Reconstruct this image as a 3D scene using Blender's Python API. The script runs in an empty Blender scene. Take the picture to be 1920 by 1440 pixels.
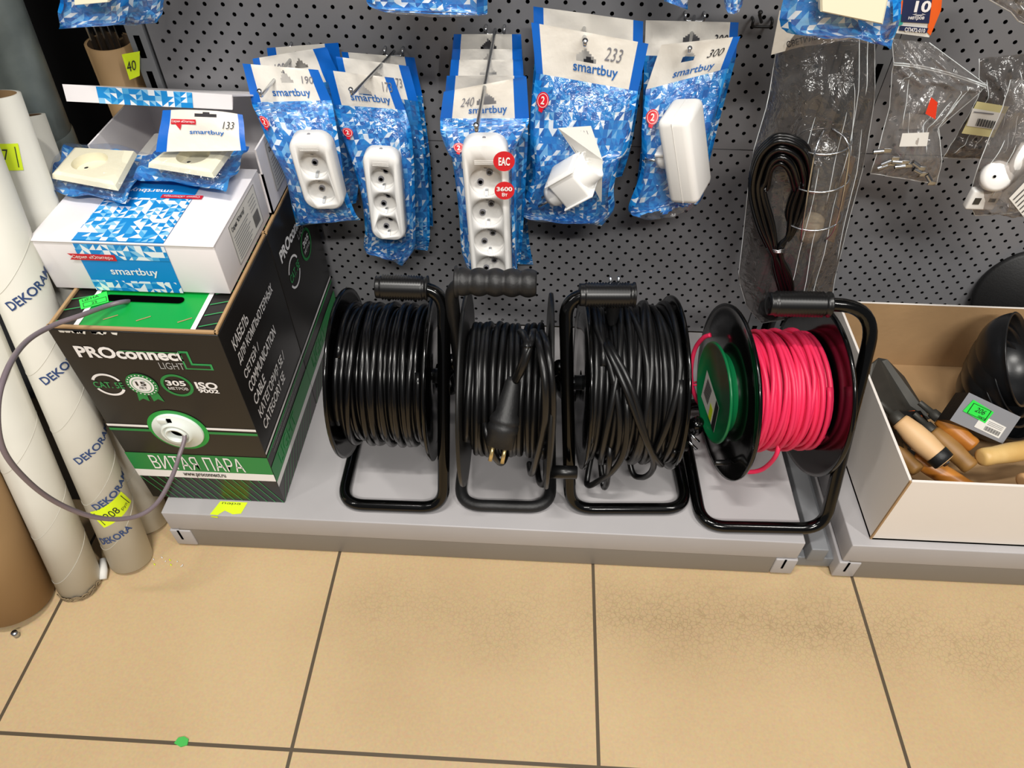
import bpy, bmesh, math, random
from mathutils import Vector, Matrix
PI = math.pi
rnd = random.Random(7)
scene = bpy.context.scene
col = scene.collection

# ------------------------------------------------------------------ camera
FPX, CAMP, YAW, PIT, ROLL = 1338.1, Vector((0.0, -1.0143, 1.0066)), -0.0471, 0.8151, 0.0065
_d = Vector((math.sin(YAW)*math.cos(PIT), math.cos(YAW)*math.cos(PIT), -math.sin(PIT)))
_r = Vector((math.cos(YAW), -math.sin(YAW), 0)); _u = _r.cross(_d)
CR = _r*math.cos(ROLL)+_u*math.sin(ROLL); CU = _u*math.cos(ROLL)-_r*math.sin(ROLL)
cam_data = bpy.data.cameras.new('camera'); cam = bpy.data.objects.new('camera', cam_data); col.objects.link(cam)
cam_data.sensor_width = 36; cam_data.lens = FPX/1920*36; cam_data.clip_start = 0.02
cam.matrix_world = Matrix(((CR.x, CU.x, -_d.x, CAMP.x), (CR.y, CU.y, -_d.y, CAMP.y), (CR.z, CU.z, -_d.z, CAMP.z), (0, 0, 0, 1)))
scene.camera = cam

# ------------------------------------------------------------------ light
world = bpy.data.worlds.new('world'); scene.world = world; world.use_nodes = True
world.node_tree.nodes['Background'].inputs[0].default_value = (0.95, 0.96, 1.0, 1)
world.node_tree.nodes['Background'].inputs[1].default_value = 0.11
def area(name, loc, sx, sy, power, target, color=(1, 0.965, 0.91)):
    l = bpy.data.lights.new(name, 'AREA'); l.shape = 'RECTANGLE'; l.size = sx; l.size_y = sy; l.energy = power; l.color = color
    o = bpy.data.objects.new(name, l); col.objects.link(o); o.location = loc
    o.rotation_euler = (Vector(target)-Vector(loc)).to_track_quat('-Z', 'Y').to_euler()
    return o
area('ceiling_lamp', (-0.30, -1.05, 2.75), 0.60, 0.06, 36, (-0.30, -0.8, 0))
area('ceiling_lamp', (-1.9, -1.7, 2.75), 0.08, 1.2, 12, (-0.8, -0.5, 0))
area('ceiling_lamp', (1.5, -1.5, 2.75), 0.08, 1.2, 28, (0.6, -0.5, 0))
area('ceiling_lamp', (0.3, -2.7, 2.75), 1.2, 0.10, 62, (0.1, 0, 0.3))
vs = scene.view_settings
vs.view_transform = 'Standard'; vs.look = 'None'; vs.exposure = 0.09; vs.gamma = 1.0; vs.use_curve_mapping = False

# ------------------------------------------------------------------ picture-to-place helpers
def ray(px, py): return _d + CR*((px-960)/FPX) - CU*((py-720)/FPX)
def at(px, py, Y): v = ray(px, py); return CAMP + v*((Y-CAMP.y)/v.y)
def atz(px, py, z): v = ray(px, py); return CAMP + v*((z-CAMP.z)/v.z)
def atx(px, py, x): v = ray(px, py); return CAMP + v*((x-CAMP.x)/v.x)

# ------------------------------------------------------------------ materials
def lin(c):
    if isinstance(c, str): c = tuple(int(c[i:i+2], 16)/255 for i in (0, 2, 4))
    return tuple((x/12.92 if x <= .04045 else ((x+.055)/1.055)**2.4) for x in c) + (1,)
MATS = {}
def mat(name, c='808080', rough=.5, metal=0, noise=0, nscale=30, bump=0, bscale=60, spec=.5, coat=0, c2=None, stretch=None):
    if name in MATS: return MATS[name]
    m = bpy.data.materials.new(name); m.use_nodes = True; nt = m.node_tree; b = nt.nodes['Principled BSDF']
    b.inputs['Base Color'].default_value = lin(c); b.inputs['Roughness'].default_value = rough
    b.inputs['Metallic'].default_value = metal; b.inputs['Specular IOR Level'].default_value = spec; b.inputs['Coat Weight'].default_value = coat
    tc = nt.nodes.new('ShaderNodeTexCoord'); vec = tc.outputs['Object']
    if stretch:
        mp = nt.nodes.new('ShaderNodeMapping'); mp.inputs['Scale'].default_value = stretch; nt.links.new(vec, mp.inputs[0]); vec = mp.outputs[0]
    if noise or c2:
        n = nt.nodes.new('ShaderNodeTexNoise'); n.inputs['Scale'].default_value = nscale; n.inputs['Detail'].default_value = 6
        nt.links.new(vec, n.inputs['Vector'])
        rp = nt.nodes.new('ShaderNodeValToRGB'); l = lin(c); e = lin(c2) if c2 else tuple(x*(1-noise) for x in l[:3])+(1,)
        rp.color_ramp.elements[0].position = .35; rp.color_ramp.elements[1].position = .65
        rp.color_ramp.elements[0].color = e; rp.color_ramp.elements[1].color = l
        nt.links.new(n.outputs['Fac'], rp.inputs[0]); nt.links.new(rp.outputs[0], b.inputs['Base Color'])
    if bump:
        n2 = nt.nodes.new('ShaderNodeTexNoise'); n2.inputs['Scale'].default_value = bscale; n2.inputs['Detail'].default_value = 4
        nt.links.new(vec, n2.inputs['Vector'])
        bp = nt.nodes.new('ShaderNodeBump'); bp.inputs['Strength'].default_value = bump; bp.inputs['Distance'].default_value = .003
        nt.links.new(n2.outputs['Fac'], bp.inputs['Height']); nt.links.new(bp.outputs[0], b.inputs['Normal'])
    MATS[name] = m; return m
def ramp_const(nt, cols):
    rp = nt.nodes.new('ShaderNodeValToRGB'); rp.color_ramp.interpolation = 'CONSTANT'; cr = rp.color_ramp
    while len(cr.elements) < len(cols): cr.elements.new(.5)
    p = 0
    for e, (w, c) in zip(cr.elements, cols): e.position = min(p, .999); e.color = lin(c); p += w
    return rp
def tri_pattern(name, cols, cell=.0075, rough=.3, bump=.35, stripes=None):
    """facetted triangle print laid out in UV metres"""
    m = bpy.data.materials.new(name); m.use_nodes = True; nt = m.node_tree; N = nt.nodes; L = nt.links; b = N['Principled BSDF']
    uv = N.new('ShaderNodeUVMap'); sc = N.new('ShaderNodeVectorMath'); sc.operation = 'SCALE'; sc.inputs['Scale'].default_value = 1/cell; L.new(uv.outputs[0], sc.inputs[0])
    fl = N.new('ShaderNodeVectorMath'); fl.operation = 'FLOOR'; L.new(sc.outputs[0], fl.inputs[0])
    fr = N.new('ShaderNodeVectorMath'); fr.operation = 'FRACTION'; L.new(sc.outputs[0], fr.inputs[0])
    wn = N.new('ShaderNodeTexWhiteNoise'); wn.noise_dimensions = '3D'; L.new(fl.outputs[0], wn.inputs['Vector'])
    sx = N.new('ShaderNodeSeparateXYZ'); L.new(fr.outputs[0], sx.inputs[0])
    # flip diagonal per cell
    gt = N.new('ShaderNodeMath'); gt.operation = 'GREATER_THAN'; gt.inputs[1].default_value = .5; L.new(wn.outputs['Value'], gt.inputs[0])
    om = N.new('ShaderNodeMath'); om.operation = 'SUBTRACT'; om.inputs[0].default_value = 1; L.new(sx.outputs[0], om.inputs[1])
    mx = N.new('ShaderNodeMix'); mx.data_type = 'FLOAT'; L.new(gt.outputs[0], mx.inputs[0]); L.new(sx.outputs[0], mx.inputs[2]); L.new(om.outputs[0], mx.inputs[3])
    cmp_ = N.new('ShaderNodeMath'); cmp_.operation = 'GREATER_THAN'; L.new(mx.outputs[0], cmp_.inputs[0]); L.new(sx.outputs[1], cmp_.inputs[1])
    cx = N.new('ShaderNodeCombineXYZ'); L.new(cmp_.outputs[0], cx.inputs[2])
    ad = N.new('ShaderNodeVectorMath'); ad.operation = 'ADD'; L.new(fl.outputs[0], ad.inputs[0]); L.new(cx.outputs[0], ad.inputs[1])
    wn2 = N.new('ShaderNodeTexWhiteNoise'); wn2.noise_dimensions = '3D'; L.new(ad.outputs[0], wn2.inputs['Vector'])
    rp = ramp_const(nt, cols); L.new(wn2.outputs['Value'], rp.inputs[0]); L.new(rp.outputs[0], b.inputs['Base Color'])
    b.inputs['Roughness'].default_value = rough
    tc = N.new('ShaderNodeTexCoord'); n2 = N.new('ShaderNodeTexNoise'); n2.inputs['Scale'].default_value = 45; L.new(tc.outputs['Object'], n2.inputs['Vector'])
    bp = N.new('ShaderNodeBump'); bp.inputs['Strength'].default_value = bump; bp.inputs['Distance'].default_value = .006
    L.new(n2.outputs['Fac'], bp.inputs['Height']); L.new(bp.outputs[0], b.inputs['Normal'])
    MATS[name] = m; return m
def film(name, haze=.04, tint='ffffff', bscale=38, bump=.8, gl=.9):
    """thin clear plastic film: mostly see-through, with gloss that breaks up on its creases"""
    m = bpy.data.materials.new(name); m.use_nodes = True; nt = m.node_tree; N = nt.nodes; L = nt.links; N.clear()
    out = N.new('ShaderNodeOutputMaterial'); tr = N.new('ShaderNodeBsdfTransparent'); tr.inputs[0].default_value = lin(tint)
    g = N.new('ShaderNodeBsdfGlossy'); g.inputs['Roughness'].default_value = .17; g.inputs[0].default_value = (gl, gl, gl, 1)
    df = N.new('ShaderNodeBsdfDiffuse'); df.inputs[0].default_value = (.8, .8, .8, 1)
    tc = N.new('ShaderNodeTexCoord'); n2 = N.new('ShaderNodeTexNoise'); n2.inputs['Scale'].default_value = bscale; n2.inputs['Detail'].default_value = 3; n2.inputs['Distortion'].default_value = 1.2
    L.new(tc.outputs['Object'], n2.inputs['Vector'])
    bp = N.new('ShaderNodeBump'); bp.inputs['Strength'].default_value = bump; bp.inputs['Distance'].default_value = .006; L.new(n2.outputs['Fac'], bp.inputs['Height'])
    L.new(bp.outputs[0], g.inputs['Normal'])
    fr = N.new('ShaderNodeFresnel'); fr.inputs[0].default_value = 1.38
    m1 = N.new('ShaderNodeMixShader'); m1.inputs[0].default_value = haze; L.new(tr.outputs[0], m1.inputs[1]); L.new(df.outputs[0], m1.inputs[2])
    cl = N.new('ShaderNodeMapRange'); cl.inputs['From Min'].default_value = .02; cl.inputs['From Max'].default_value = .8; cl.inputs['To Min'].default_value = .06; cl.inputs['To Max'].default_value = .20; L.new(fr.outputs[0], cl.inputs['Value'])
    m2 = N.new('ShaderNodeMixShader'); L.new(cl.outputs[0], m2.inputs[0]); L.new(m1.outputs[0], m2.inputs[1]); L.new(g.outputs[0], m2.inputs[2])
    L.new(m2.outputs[0], out.inputs[0]); MATS[name] = m; return m
def floor_mat():
    m = bpy.data.materials.new('floor_tile'); m.use_nodes = True; nt = m.node_tree; N = nt.nodes; L = nt.links; b = N['Principled BSDF']
    tc = N.new('ShaderNodeTexCoord'); mp = N.new('ShaderNodeMapping'); L.new(tc.outputs['Object'], mp.inputs[0])
    mp.inputs['Location'].default_value = (0.298, 0.738, 0)
    br = N.new('ShaderNodeTexBrick'); br.offset = 0; br.inputs['Scale'].default_value = 1; br.inputs['Brick Width'].default_value = .4; br.inputs['Row Height'].default_value = .4
    br.inputs['Mortar Size'].default_value = .0026; br.inputs['Mortar Smooth'].default_value = .2; L.new(mp.outputs[0], br.inputs['Vector'])
    n1 = N.new('ShaderNodeTexNoise'); n1.inputs['Scale'].default_value = 3.2; n1.inputs['Detail'].default_value = 6; L.new(tc.outputs['Object'], n1.inputs['Vector'])
    r1 = N.new('ShaderNodeValToRGB'); r1.color_ramp.elements[0].position = .3; r1.color_ramp.elements[1].position = .7
    r1.color_ramp.elements[0].color = lin('b89e78'); r1.color_ramp.elements[1].color = lin('c4ab84'); L.new(n1.outputs['Fac'], r1.inputs[0])
    n3 = N.new('ShaderNodeTexNoise'); n3.inputs['Scale'].default_value = 260; n3.inputs['Detail'].default_value = 3; L.new(tc.outputs['Object'], n3.inputs['Vector'])
    mm = N.new('ShaderNodeMix'); mm.data_type = 'RGBA'; mm.blend_type = 'OVERLAY'; mm.inputs[0].default_value = .16; L.new(r1.outputs[0], mm.inputs[6]); L.new(n3.outputs['Color'], mm.inputs[7])
    # worn crazed band in front of the shelf
    vo = N.new('ShaderNodeTexVoronoi'); vo.feature = 'DISTANCE_TO_EDGE'; vo.inputs['Scale'].default_value = 150; L.new(tc.outputs['Object'], vo.inputs['Vector'])
    vr = N.new('ShaderNodeValToRGB'); vr.color_ramp.elements[0].position = .0; vr.color_ramp.elements[1].position = .09
    vr.color_ramp.elements[0].color = (1, 1, 1, 1); vr.color_ramp.elements[1].color = (0, 0, 0, 1); L.new(vo.outputs['Distance'], vr.inputs[0])
    sx = N.new('ShaderNodeSeparateXYZ'); L.new(tc.outputs['Object'], sx.inputs[0])
    def mth(op, a, bb, clamp=False):
        n = N.new('ShaderNodeMath'); n.operation = op; n.use_clamp = clamp
        for i, x in enumerate((a, bb)):
            if x is None: continue
            if isinstance(x, (int, float)): n.inputs[i].default_value = x
            else: L.new(x, n.inputs[i])
        return n.outputs[0]
    n4 = N.new('ShaderNodeTexNoise'); n4.inputs['Scale'].default_value = 5; n4.inputs['Detail'].default_value = 4; L.new(tc.outputs['Object'], n4.inputs['Vector'])
    dy = mth('ABSOLUTE', mth('ADD', sx.outputs[1], .535), None)
    band = mth('SUBTRACT', 1, mth('DIVIDE', dy, .11), True)
    dx = mth('MULTIPLY', mth('ADD', sx.outputs[0], .33), 6, True)
    band = mth('MULTIPLY', mth('MULTIPLY', band, dx, True), mth('MULTIPLY', mth('SUBTRACT', n4.outputs['Fac'], .25), 2.6, True), True)
    crz = mth('MULTIPLY', band, mth('ADD', mth('MULTIPLY', vr.outputs[0], .55), .26), True)
    mc = N.new('ShaderNodeMix'); mc.data_type = 'RGBA'; L.new(crz, mc.inputs[0]); L.new(mm.outputs[2], mc.inputs[6]); mc.inputs[7].default_value = lin('8d7858')
    mg = N.new('ShaderNodeMix'); mg.data_type = 'RGBA'; L.new(br.outputs['Fac'], mg.inputs[0]); L.new(mc.outputs[2], mg.inputs[6]); mg.inputs[7].default_value = lin('54493a')
    L.new(mg.outputs[2], b.inputs['Base Color']); b.inputs['Roughness'].default_value = .42; b.inputs['Specular IOR Level'].default_value = .35
    bp = N.new('ShaderNodeBump'); bp.inputs['Strength'].default_value = .5; bp.inputs['Distance'].default_value = .002; bp.invert = True
    L.new(br.outputs['Fac'], bp.inputs['Height']); L.new(bp.outputs[0], b.inputs['Normal'])
    return m

BLUES = [(.34, '0f74c4'), (.24, '2488d2'), (.17, '0a5cab'), (.13, '6fb0e2'), (.12, 'dfe8f0')]
mat('shelf', 'aaa7a8', .38, 0, .05, 9, spec=.5); mat('plinth', '7d7770', .42, 0, .05, 9); mat('peg', '7d7d80', .42, 0, .04, 6, spec=.5)
mat('peg_hole', '08080a', .9); mat('upright', '77797c', .45); mat('void', '0b0b0c', .95, spec=.1); mat('slot', '050505', 1, spec=0)
mat('galv', '6d7776', .45, .3, c2='8b9593', nscale=14); mat('zinc', 'b9bcc0', .28, 1); mat('steel', 'c9ccd0', .22, 1); mat('brass', 'dcc48c', .3, .85)
mat('gloss_black', '040404', .13, spec=.5); mat('matte_black', '121213', .5, bump=.1, bscale=300); mat('flange', '060606', .14, bump=.12, bscale=22)
mat('flange_matte', '101010', .42); mat('rubber', '171718', .5, bump=.15, bscale=200); mat('rib_grip', '0c0c0d', .33)
mat('cable_gloss', '060607', .24); mat('cable_matte', '0d0d0e', .34); mat('pink', 'dc2c55', .42, spec=.4); mat('grey_cable', '75696f', .35)
mat('green_plastic', '0a6b3c', .32); mat('white_plastic', 'eeedea', .35, spec=.45); mat('recess_white', 'dedcd8', .4); mat('cream_plastic', 'efe9cf', .35)
mat('milky', 'dfe6e0', .3); mat('paper_white', 'dddbd6', .75, noise=.04, nscale=8, bump=.12, bscale=14); mat('roll_white', 'd8d6cc', .6, noise=.06, nscale=9, bump=.2, bscale=22)
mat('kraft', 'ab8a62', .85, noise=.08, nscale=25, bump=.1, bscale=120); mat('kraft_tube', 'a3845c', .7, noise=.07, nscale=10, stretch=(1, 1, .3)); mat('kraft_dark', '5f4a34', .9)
mat('carton_white', 'e6dfd8', .6, noise=.03, nscale=6); mat('box_black', '1c1a19', .35, noise=.1, nscale=12); mat('box_white', 'e6e2e4', .5, noise=.02)
mat('green_print', '0c9a3c', .35); mat('green_dark', '1b8440', .4); mat('green_line', '2f9a54', .5); mat('white_print', 'f0eeee', .5); mat('grey_print', 'a8a8a8', .5)
mat('blue_print', '0d86cf', .4); mat('blue_band', '0a62c0', .35, bump=.2, bscale=60); mat('logo_blue', '1b63ae', .5); mat('red_print', 'c81e2c', .45); mat('red_sticker', 'd21828', .35)
mat('header_white', 'e3ded4', .38, bump=.7, bscale=32); mat('ink', '1a1a20', .6); mat('pen', '77777e', .6); mat('seam', 'c6c3b8', .7); mat('navy_print', '2c4576', .6); mat('yellow_tag', 'd8f01c', .6); mat('green_tag', '2fe24b', .6)
mat('wood_light', 'd9b384', .5, c2='cda271', nscale=12, stretch=(1, 1, 1)); mat('wood_orange', 'b8772e', .38, c2='a1611f', nscale=30); mat('wood_dull', '9c7440', .5, c2='84602f', nscale=30)
mat('wood_pale', 'dcb878', .45, c2='cda562', nscale=24); mat('dark_steel', '4c4a45', .5, .4, c2='3b3a36', nscale=14); mat('bowl', '141517', .32, bump=.05, bscale=100)
mat('pale_label', 'e4e2dc', .6); mat('tag_cream', 'd8cf98', .6); mat('orange', 'e8601c', .5); mat('red_bright', 'e2391c', .5); mat('navy', '17264e', .5); mat('teal', '2d9a92', .5)
mat('grey_box', '9a9ca2', .4, .2); mat('glass_clear', 'e8eef0', .05); mat('chip_green', '3fae4a', .5); mat('dust', '8e7b5e', .9); mat('shade_dark', '2a2a2c', .7)
tri_pattern('tri_bag', BLUES, .0066, .28, .5); tri_pattern('tri_box', [(.46, '0d86cf'), (.14, '4ba7df'), (.08, '86c2e8'), (.32, 'e8eef4')], .0080, .45, .0)
tri_pattern('tri_bag_shaded', [(.42, '0b67ad'), (.24, '1f7fc4'), (.14, '084f92'), (.10, '5fa3d4'), (.10, 'b9c8d6')], .0066, .28, .5)  # darker copy of the packet print: shade on the packets behind, put into colour
film('film', .02, bscale=55, bump=.9, gl=.9); film('film_hazy', .10, 'dedad8', 40, .9, .85); film('film_smoke', .05, 'bcb6b2', 40, .9, .8)
MATS['floor_tile'] = floor_mat()

# ------------------------------------------------------------------ mesh builder
class MB:
    def __init__(s, xf=None): s.v = []; s.f = []; s.m = []; s.uv = []; s.sm = []; s.mats = []; s.xf = xf
    def mi(s, name):
        if name not in s.mats: s.mats.append(name)
        return s.mats.index(name)
    def add(s, vs, fs, m, smooth=False, uvs=None):
        o = len(s.v); s.v += [s.xf @ Vector(v) if s.xf else Vector(v) for v in vs]; k = s.mi(m) if isinstance(m, str) else None
        for i, f in enumerate(fs):
            s.f.append([o+a for a in f]); s.m.append(k if k is not None else s.mi(m[i])); s.sm.append(smooth)
            s.uv.append([uvs[a] for a in f] if uvs else None)
        return s
    def box(s, a, b, m, bevel=0):
        x0, y0, z0 = a; x1, y1, z1 = b
        if not bevel:
            v = [(x0,y0,z0),(x1,y0,z0),(x1,y1,z0),(x0,y1,z0),(x0,y0,z1),(x1,y0,z1),(x1,y1,z1),(x0,y1,z1)]
            return s.add(v, [(0,3,2,1),(4,5,6,7),(0,1,5,4),(1,2,6,5),(2,3,7,6),(3,0,4,7)], m)
        bm = bmesh.new(); bmesh.ops.create_cube(bm, size=1)
        for v in bm.verts: v.co = Vector(((x0+x1)/2+v.co.x*(x1-x0), (y0+y1)/2+v.co.y*(y1-y0), (z0+z1)/2+v.co.z*(z1-z0)))
        bmesh.ops.bevel(bm, geom=list(bm.edges), offset=bevel, segments=3, profile=.5, affect='EDGES')
        return s.bm(bm, m, True)
    def bm(s, bm, m, smooth=False):
        bm.verts.index_update(); s.add([v.co.copy() for v in bm.verts], [[v.index for v in f.verts] for f in bm.faces], m, smooth); bm.free(); return s
    def tube(s, pts, r, m, n=12, caps=True, closed=False):
        pts = [Vector(p) for p in pts]; N = len(pts); rr = r if isinstance(r, (list, tuple)) else [r]*N
        vs = []; up = None
        for i, p in enumerate(pts):
            a = pts[(i-1) % N] if (i or closed) else p; b = pts[(i+1) % N] if (i < N-1 or closed) else p
            t = (b-a).normalized() if (b-a).length > 1e-9 else Vector((0, 0, 1))
            if up is None: up = Vector((0, 0, 1)) if abs(t.z) < .9 else Vector((1, 0, 0))
            x = (up - t*up.dot(t)); x = x.normalized() if x.length > 1e-6 else t.orthogonal().normalized(); up = x; y = t.cross(x)
            for k in range(n): q = 2*PI*k/n; vs.append(p + x*(rr[i]*math.cos(q)) + y*(rr[i]*math.sin(q)))
        fs = []
        for i in range(N if closed else N-1):
            j = (i+1) % N
            for k in range(n): fs.append((i*n+k, i*n+(k+1) % n, j*n+(k+1) % n, j*n+k))
        if caps and not closed: fs.append(tuple(range(n-1, -1, -1))); fs.append(tuple((N-1)*n+k for k in range(n)))
        return s.add(vs, fs, m, True)
    def lathe(s, prof, m, O=(0, 0, 0), ax=(0, 0, 1), n=48, close=False, smooth=True):
        """prof: (radius, height along ax)"""
        ax = Vector(ax).normalized(); x = ax.orthogonal().normalized(); y = ax.cross(x); O = Vector(O); vs = []
        for r, h in prof:
            for k in range(n): q = 2*PI*k/n; vs.append(O+ax*h+x*(r*math.cos(q))+y*(r*math.sin(q)))
        fs = []; P = len(prof)
        for i in range(P-1 if not close else P):
            j = (i+1) % P
            for k in range(n): fs.append((i*n+k, i*n+(k+1) % n, j*n+(k+1) % n, j*n+k))
        return s.add(vs, fs, m, smooth)
    def prism(s, poly, h0, h1, m, fn=None):
        """polygon (a,b) extruded from h0 to h1 through fn(a,b,h)"""
        fn = fn or (lambda a, b, h: (a, b, h)); n = len(poly)
        vs = [fn(a, b, h0) for a, b in poly]+[fn(a, b, h1) for a, b in poly]
        return s.add(vs, [tuple(range(n-1, -1, -1)), tuple(range(n, 2*n))]+[(i, (i+1) % n, n+(i+1) % n, n+i) for i in range(n)], m)
    def grid(s, fn, nu, nv, m, smooth=True, size=(1, 1), skip=None, mfn=None):
        vs = []; uv = []
        for j in range(nv+1):
            for i in range(nu+1): u, v = i/nu, j/nv; vs.append(fn(u, v)); uv.append((u*size[0], v*size[1]))
        fs = []; ms = []
        for j in range(nv):
            for i in range(nu):
                u, v = (i+.5)/nu, (j+.5)/nv
                if skip and skip(u, v): continue
                a = j*(nu+1)+i; fs.append((a, a+1, a+nu+2, a+nu+1)); ms.append(mfn(u, v) if mfn else m)
        return s.add(vs, fs, ms, smooth, uv)
    def poly(s, pts, m, fn, uv=False):
        vs = [fn(a, b) for a, b in pts]; return s.add(vs, [tuple(range(len(pts)))], m, False, [(a, b) for a, b in pts] if uv else None)
    def ring(s, c, r0, r1, m, fn, a0=0, a1=360, n=40, asp=1):
        vs = []; fs = []
        for i in range(n+1):
            q = math.radians(a0+(a1-a0)*i/n)
            for r in (r0, r1): vs.append(fn(c[0]+r*math.cos(q)*asp, c[1]+r*math.sin(q)))
        for i in range(n): fs.append((2*i, 2*i+1, 2*i+3, 2*i+2))
        return s.add(vs, fs, m)
    def text(s, body, x0, y0, x1, y1, m, fn, bold=0, shear=0, rot=0, keep=False):
        me = text_mesh(body, bold, shear)
        vx = [v.co.x for v in me.vertices]; vy = [v.co.y for v in me.vertices]
        ax, bx, ay, by = min(vx), max(vx), min(vy), max(vy); w, h = bx-ax, by-ay
        sxx, syy = (x1-x0)/w, (y1-y0)/h
        if keep: syy = sxx
        cr, sr = math.cos(math.radians(rot)), math.sin(math.radians(rot)); vs = []
        for v in me.vertices:
            a, b = (v.co.x-ax)*sxx, (v.co.y-ay)*syy; vs.append(fn(x0+a*cr-b*sr, y0+a*sr+b*cr))
        return s.add(vs, [tuple(p.vertices) for p in me.polygons], m)
    def build(s, name, parent=None, wn=False, loc=None):
        me = bpy.data.meshes.new(name); me.from_pydata([tuple(v) for v in s.v], [], s.f)
        for n in s.mats: me.materials.append(MATS[n])
        me.polygons.foreach_set('material_index', s.m); me.polygons.foreach_set('use_smooth', s.sm)
        if any(u is not None for u in s.uv):
            ul = me.uv_layers.new(name='UVMap'); k = 0
            for u, f in zip(s.uv, s.f):
                for i in range(len(f)): ul.data[k].uv = u[i] if u else (0, 0); k += 1
        me.update(); o = bpy.data.objects.new(name, me); col.objects.link(o)
        if parent: o.parent = parent
        if loc: o.location = loc
        return o
_tc = {}
def text_mesh(body, bold, shear):
    k = (body, bold, shear)
    if k not in _tc:
        cu = bpy.data.curves.new('t', 'FONT'); cu.body = body; cu.offset = bold; cu.shear = shear; cu.size = 1; cu.resolution_u = 3; cu.fill_mode = 'FRONT'
        ob = bpy.data.objects.new('t', cu); col.objects.link(ob); dg = bpy.context.evaluated_depsgraph_get(); dg.update()
        _tc[k] = bpy.data.meshes.new_from_object(ob.evaluated_get(dg)); bpy.data.objects.remove(ob)
    return _tc[k]
def boolean(o, cutters):
    for c in cutters:
        md = o.modifiers.new('b', 'BOOLEAN'); md.operation = 'DIFFERENCE'; md.object = c; md.solver = 'EXACT'
    dg = bpy.context.evaluated_depsgraph_get(); dg.update(); me = bpy.data.meshes.new_from_object(o.evaluated_get(dg)); o.modifiers.clear(); o.data = me
    for c in cutters: bpy.data.objects.remove(c)
def tag(o, label=None, cat=None, group=None, kind=None):
    if label: o['label'] = label
    if cat: o['category'] = cat
    if group: o['group'] = group
    if kind: o['kind'] = kind
    return o
def empty(name, loc, label, cat, group=None, rz=0):
    o = bpy.data.objects.new(name, None); o.empty_display_size = .02; col.objects.link(o); o.location = loc; o.rotation_euler = (0, 0, rz); return tag(o, label, cat, group)
def rel(o):
    """world point -> child space of an unrotated empty"""
    return Matrix.Translation(-o.location)
def fillet(P, rads, seg=8):
    P = [Vector(p) for p in P]; out = [P[0]]
    for i in range(1, len(P)-1):
        a, b, c = P[i-1], P[i], P[i+1]; r = rads if isinstance(rads, (int, float)) else rads[i-1]
        d1 = (a-b).normalized(); d2 = (c-b).normalized(); L1 = min(r, (a-b).length*.48, (c-b).length*.48)
        p0, p1 = b+d1*L1, b+d2*L1
        for k in range(seg+1): t = k/seg; out.append(p0*(1-t)**2+b*2*t*(1-t)+p1*t*t)
    out.append(P[-1]); return out
def spline(P, seg=8):
    P = [Vector(p) for p in P]; Q = [P[0]*2-P[1]]+P+[P[-1]*2-P[-2]]; out = []
    for i in range(1, len(Q)-2):
        a, b, c, d = Q[i-1:i+3]
        for k in range(seg): t = k/seg; out.append(.5*((2*b)+(c-a)*t+(2*a-5*b+4*c-d)*t*t+(3*b-a-3*c+d)*t**3))
    out.append(P[-1]); return out
def hnoise(x, y, s=0): return math.sin(x*12.9+s*3.1+2.1*math.sin(y*7.3+s))*.5+math.sin(y*15.7+s*1.7+1.7*math.sin(x*9.1+s*2))*.5
ZS = .093

# ================================================================== setting
MB().add([(-3, -3, 0), (3, -3, 0), (3, 1, 0), (-3, 1, 0)], [(0, 1, 2, 3)], 'floor_tile').build('floor')['kind'] = 'structure'
MB().box((-3, .12, 0), (3, .16, 2.8), 'void').build('wall_back')['kind'] = 'structure'
MB().box((-1.25, -.25, 0), (-1.2, .12, 2.4), 'void').build('wall_left')['kind'] = 'structure'

# ---- gondola back panels with real holes
def panel(xa, xb, za, zb, px0, pz0, margin=.006):
    b = MB(); p = .025; r = .0028
    j0 = math.ceil((za+margin-pz0)/(p/2)); j1 = math.floor((zb-margin-pz0)/(p/2))
    zlo, zhi = pz0+(j0-.5)*p/2, pz0+(j1+.5)*p/2
    b.add([(xa, 0, za), (xb, 0, za), (xb, 0, zlo), (xa, 0, zlo)], [(0, 1, 2, 3)], 'peg'); b.add([(xa, 0, zhi), (xb, 0, zhi), (xb, 0, zb), (xa, 0, zb)], [(0, 1, 2, 3)], 'peg')
    vs = []; fs = []; ms = []
    for j in range(j0, j1+1):
        z = pz0+j*p/2; off = px0+(p/2 if j % 2 else 0)
        i0 = math.ceil((xa+.012-off)/p); i1 = math.floor((xb-.012-off)/p)
        l, h = off+(i0-.5)*p, off+(i1+.5)*p
        for (c, d) in ((xa, l), (h, xb)):
            if d > c: o = len(vs); vs += [(c, 0, z-p/4), (d, 0, z-p/4), (d, 0, z+p/4), (c, 0, z+p/4)]; fs.append((o, o+1, o+2, o+3)); ms.append('peg')
        for i in range(i0, i1+1):
            x = off+i*p; o = len(vs); hx, hz = p/2, p/4
            outer = [(-hx, -hz), (-hx/3, -hz), (hx/3, -hz), (hx, -hz), (hx, -hz/3), (hx, hz/3), (hx, hz), (hx/3, hz), (-hx/3, hz), (-hx, hz), (-hx, hz/3), (-hx, -hz/3)]
            for a, c in outer: vs.append((x+a, 0, z+c))
            for dy in (0, .0015):
                for k in range(12): q = math.radians(-135+30*k) ; vs.append((x+r*math.cos(q), dy, z+r*math.sin(q)))
            for k in range(12):
                k2 = (k+1) % 12; fs.append((o+k, o+k2, o+12+k2, o+12+k)); ms.append('peg'); fs.append((o+12+k, o+12+k2, o+24+k2, o+24+k)); ms.append('peg_hole')
    b.add(vs, fs, ms); return b
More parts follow.
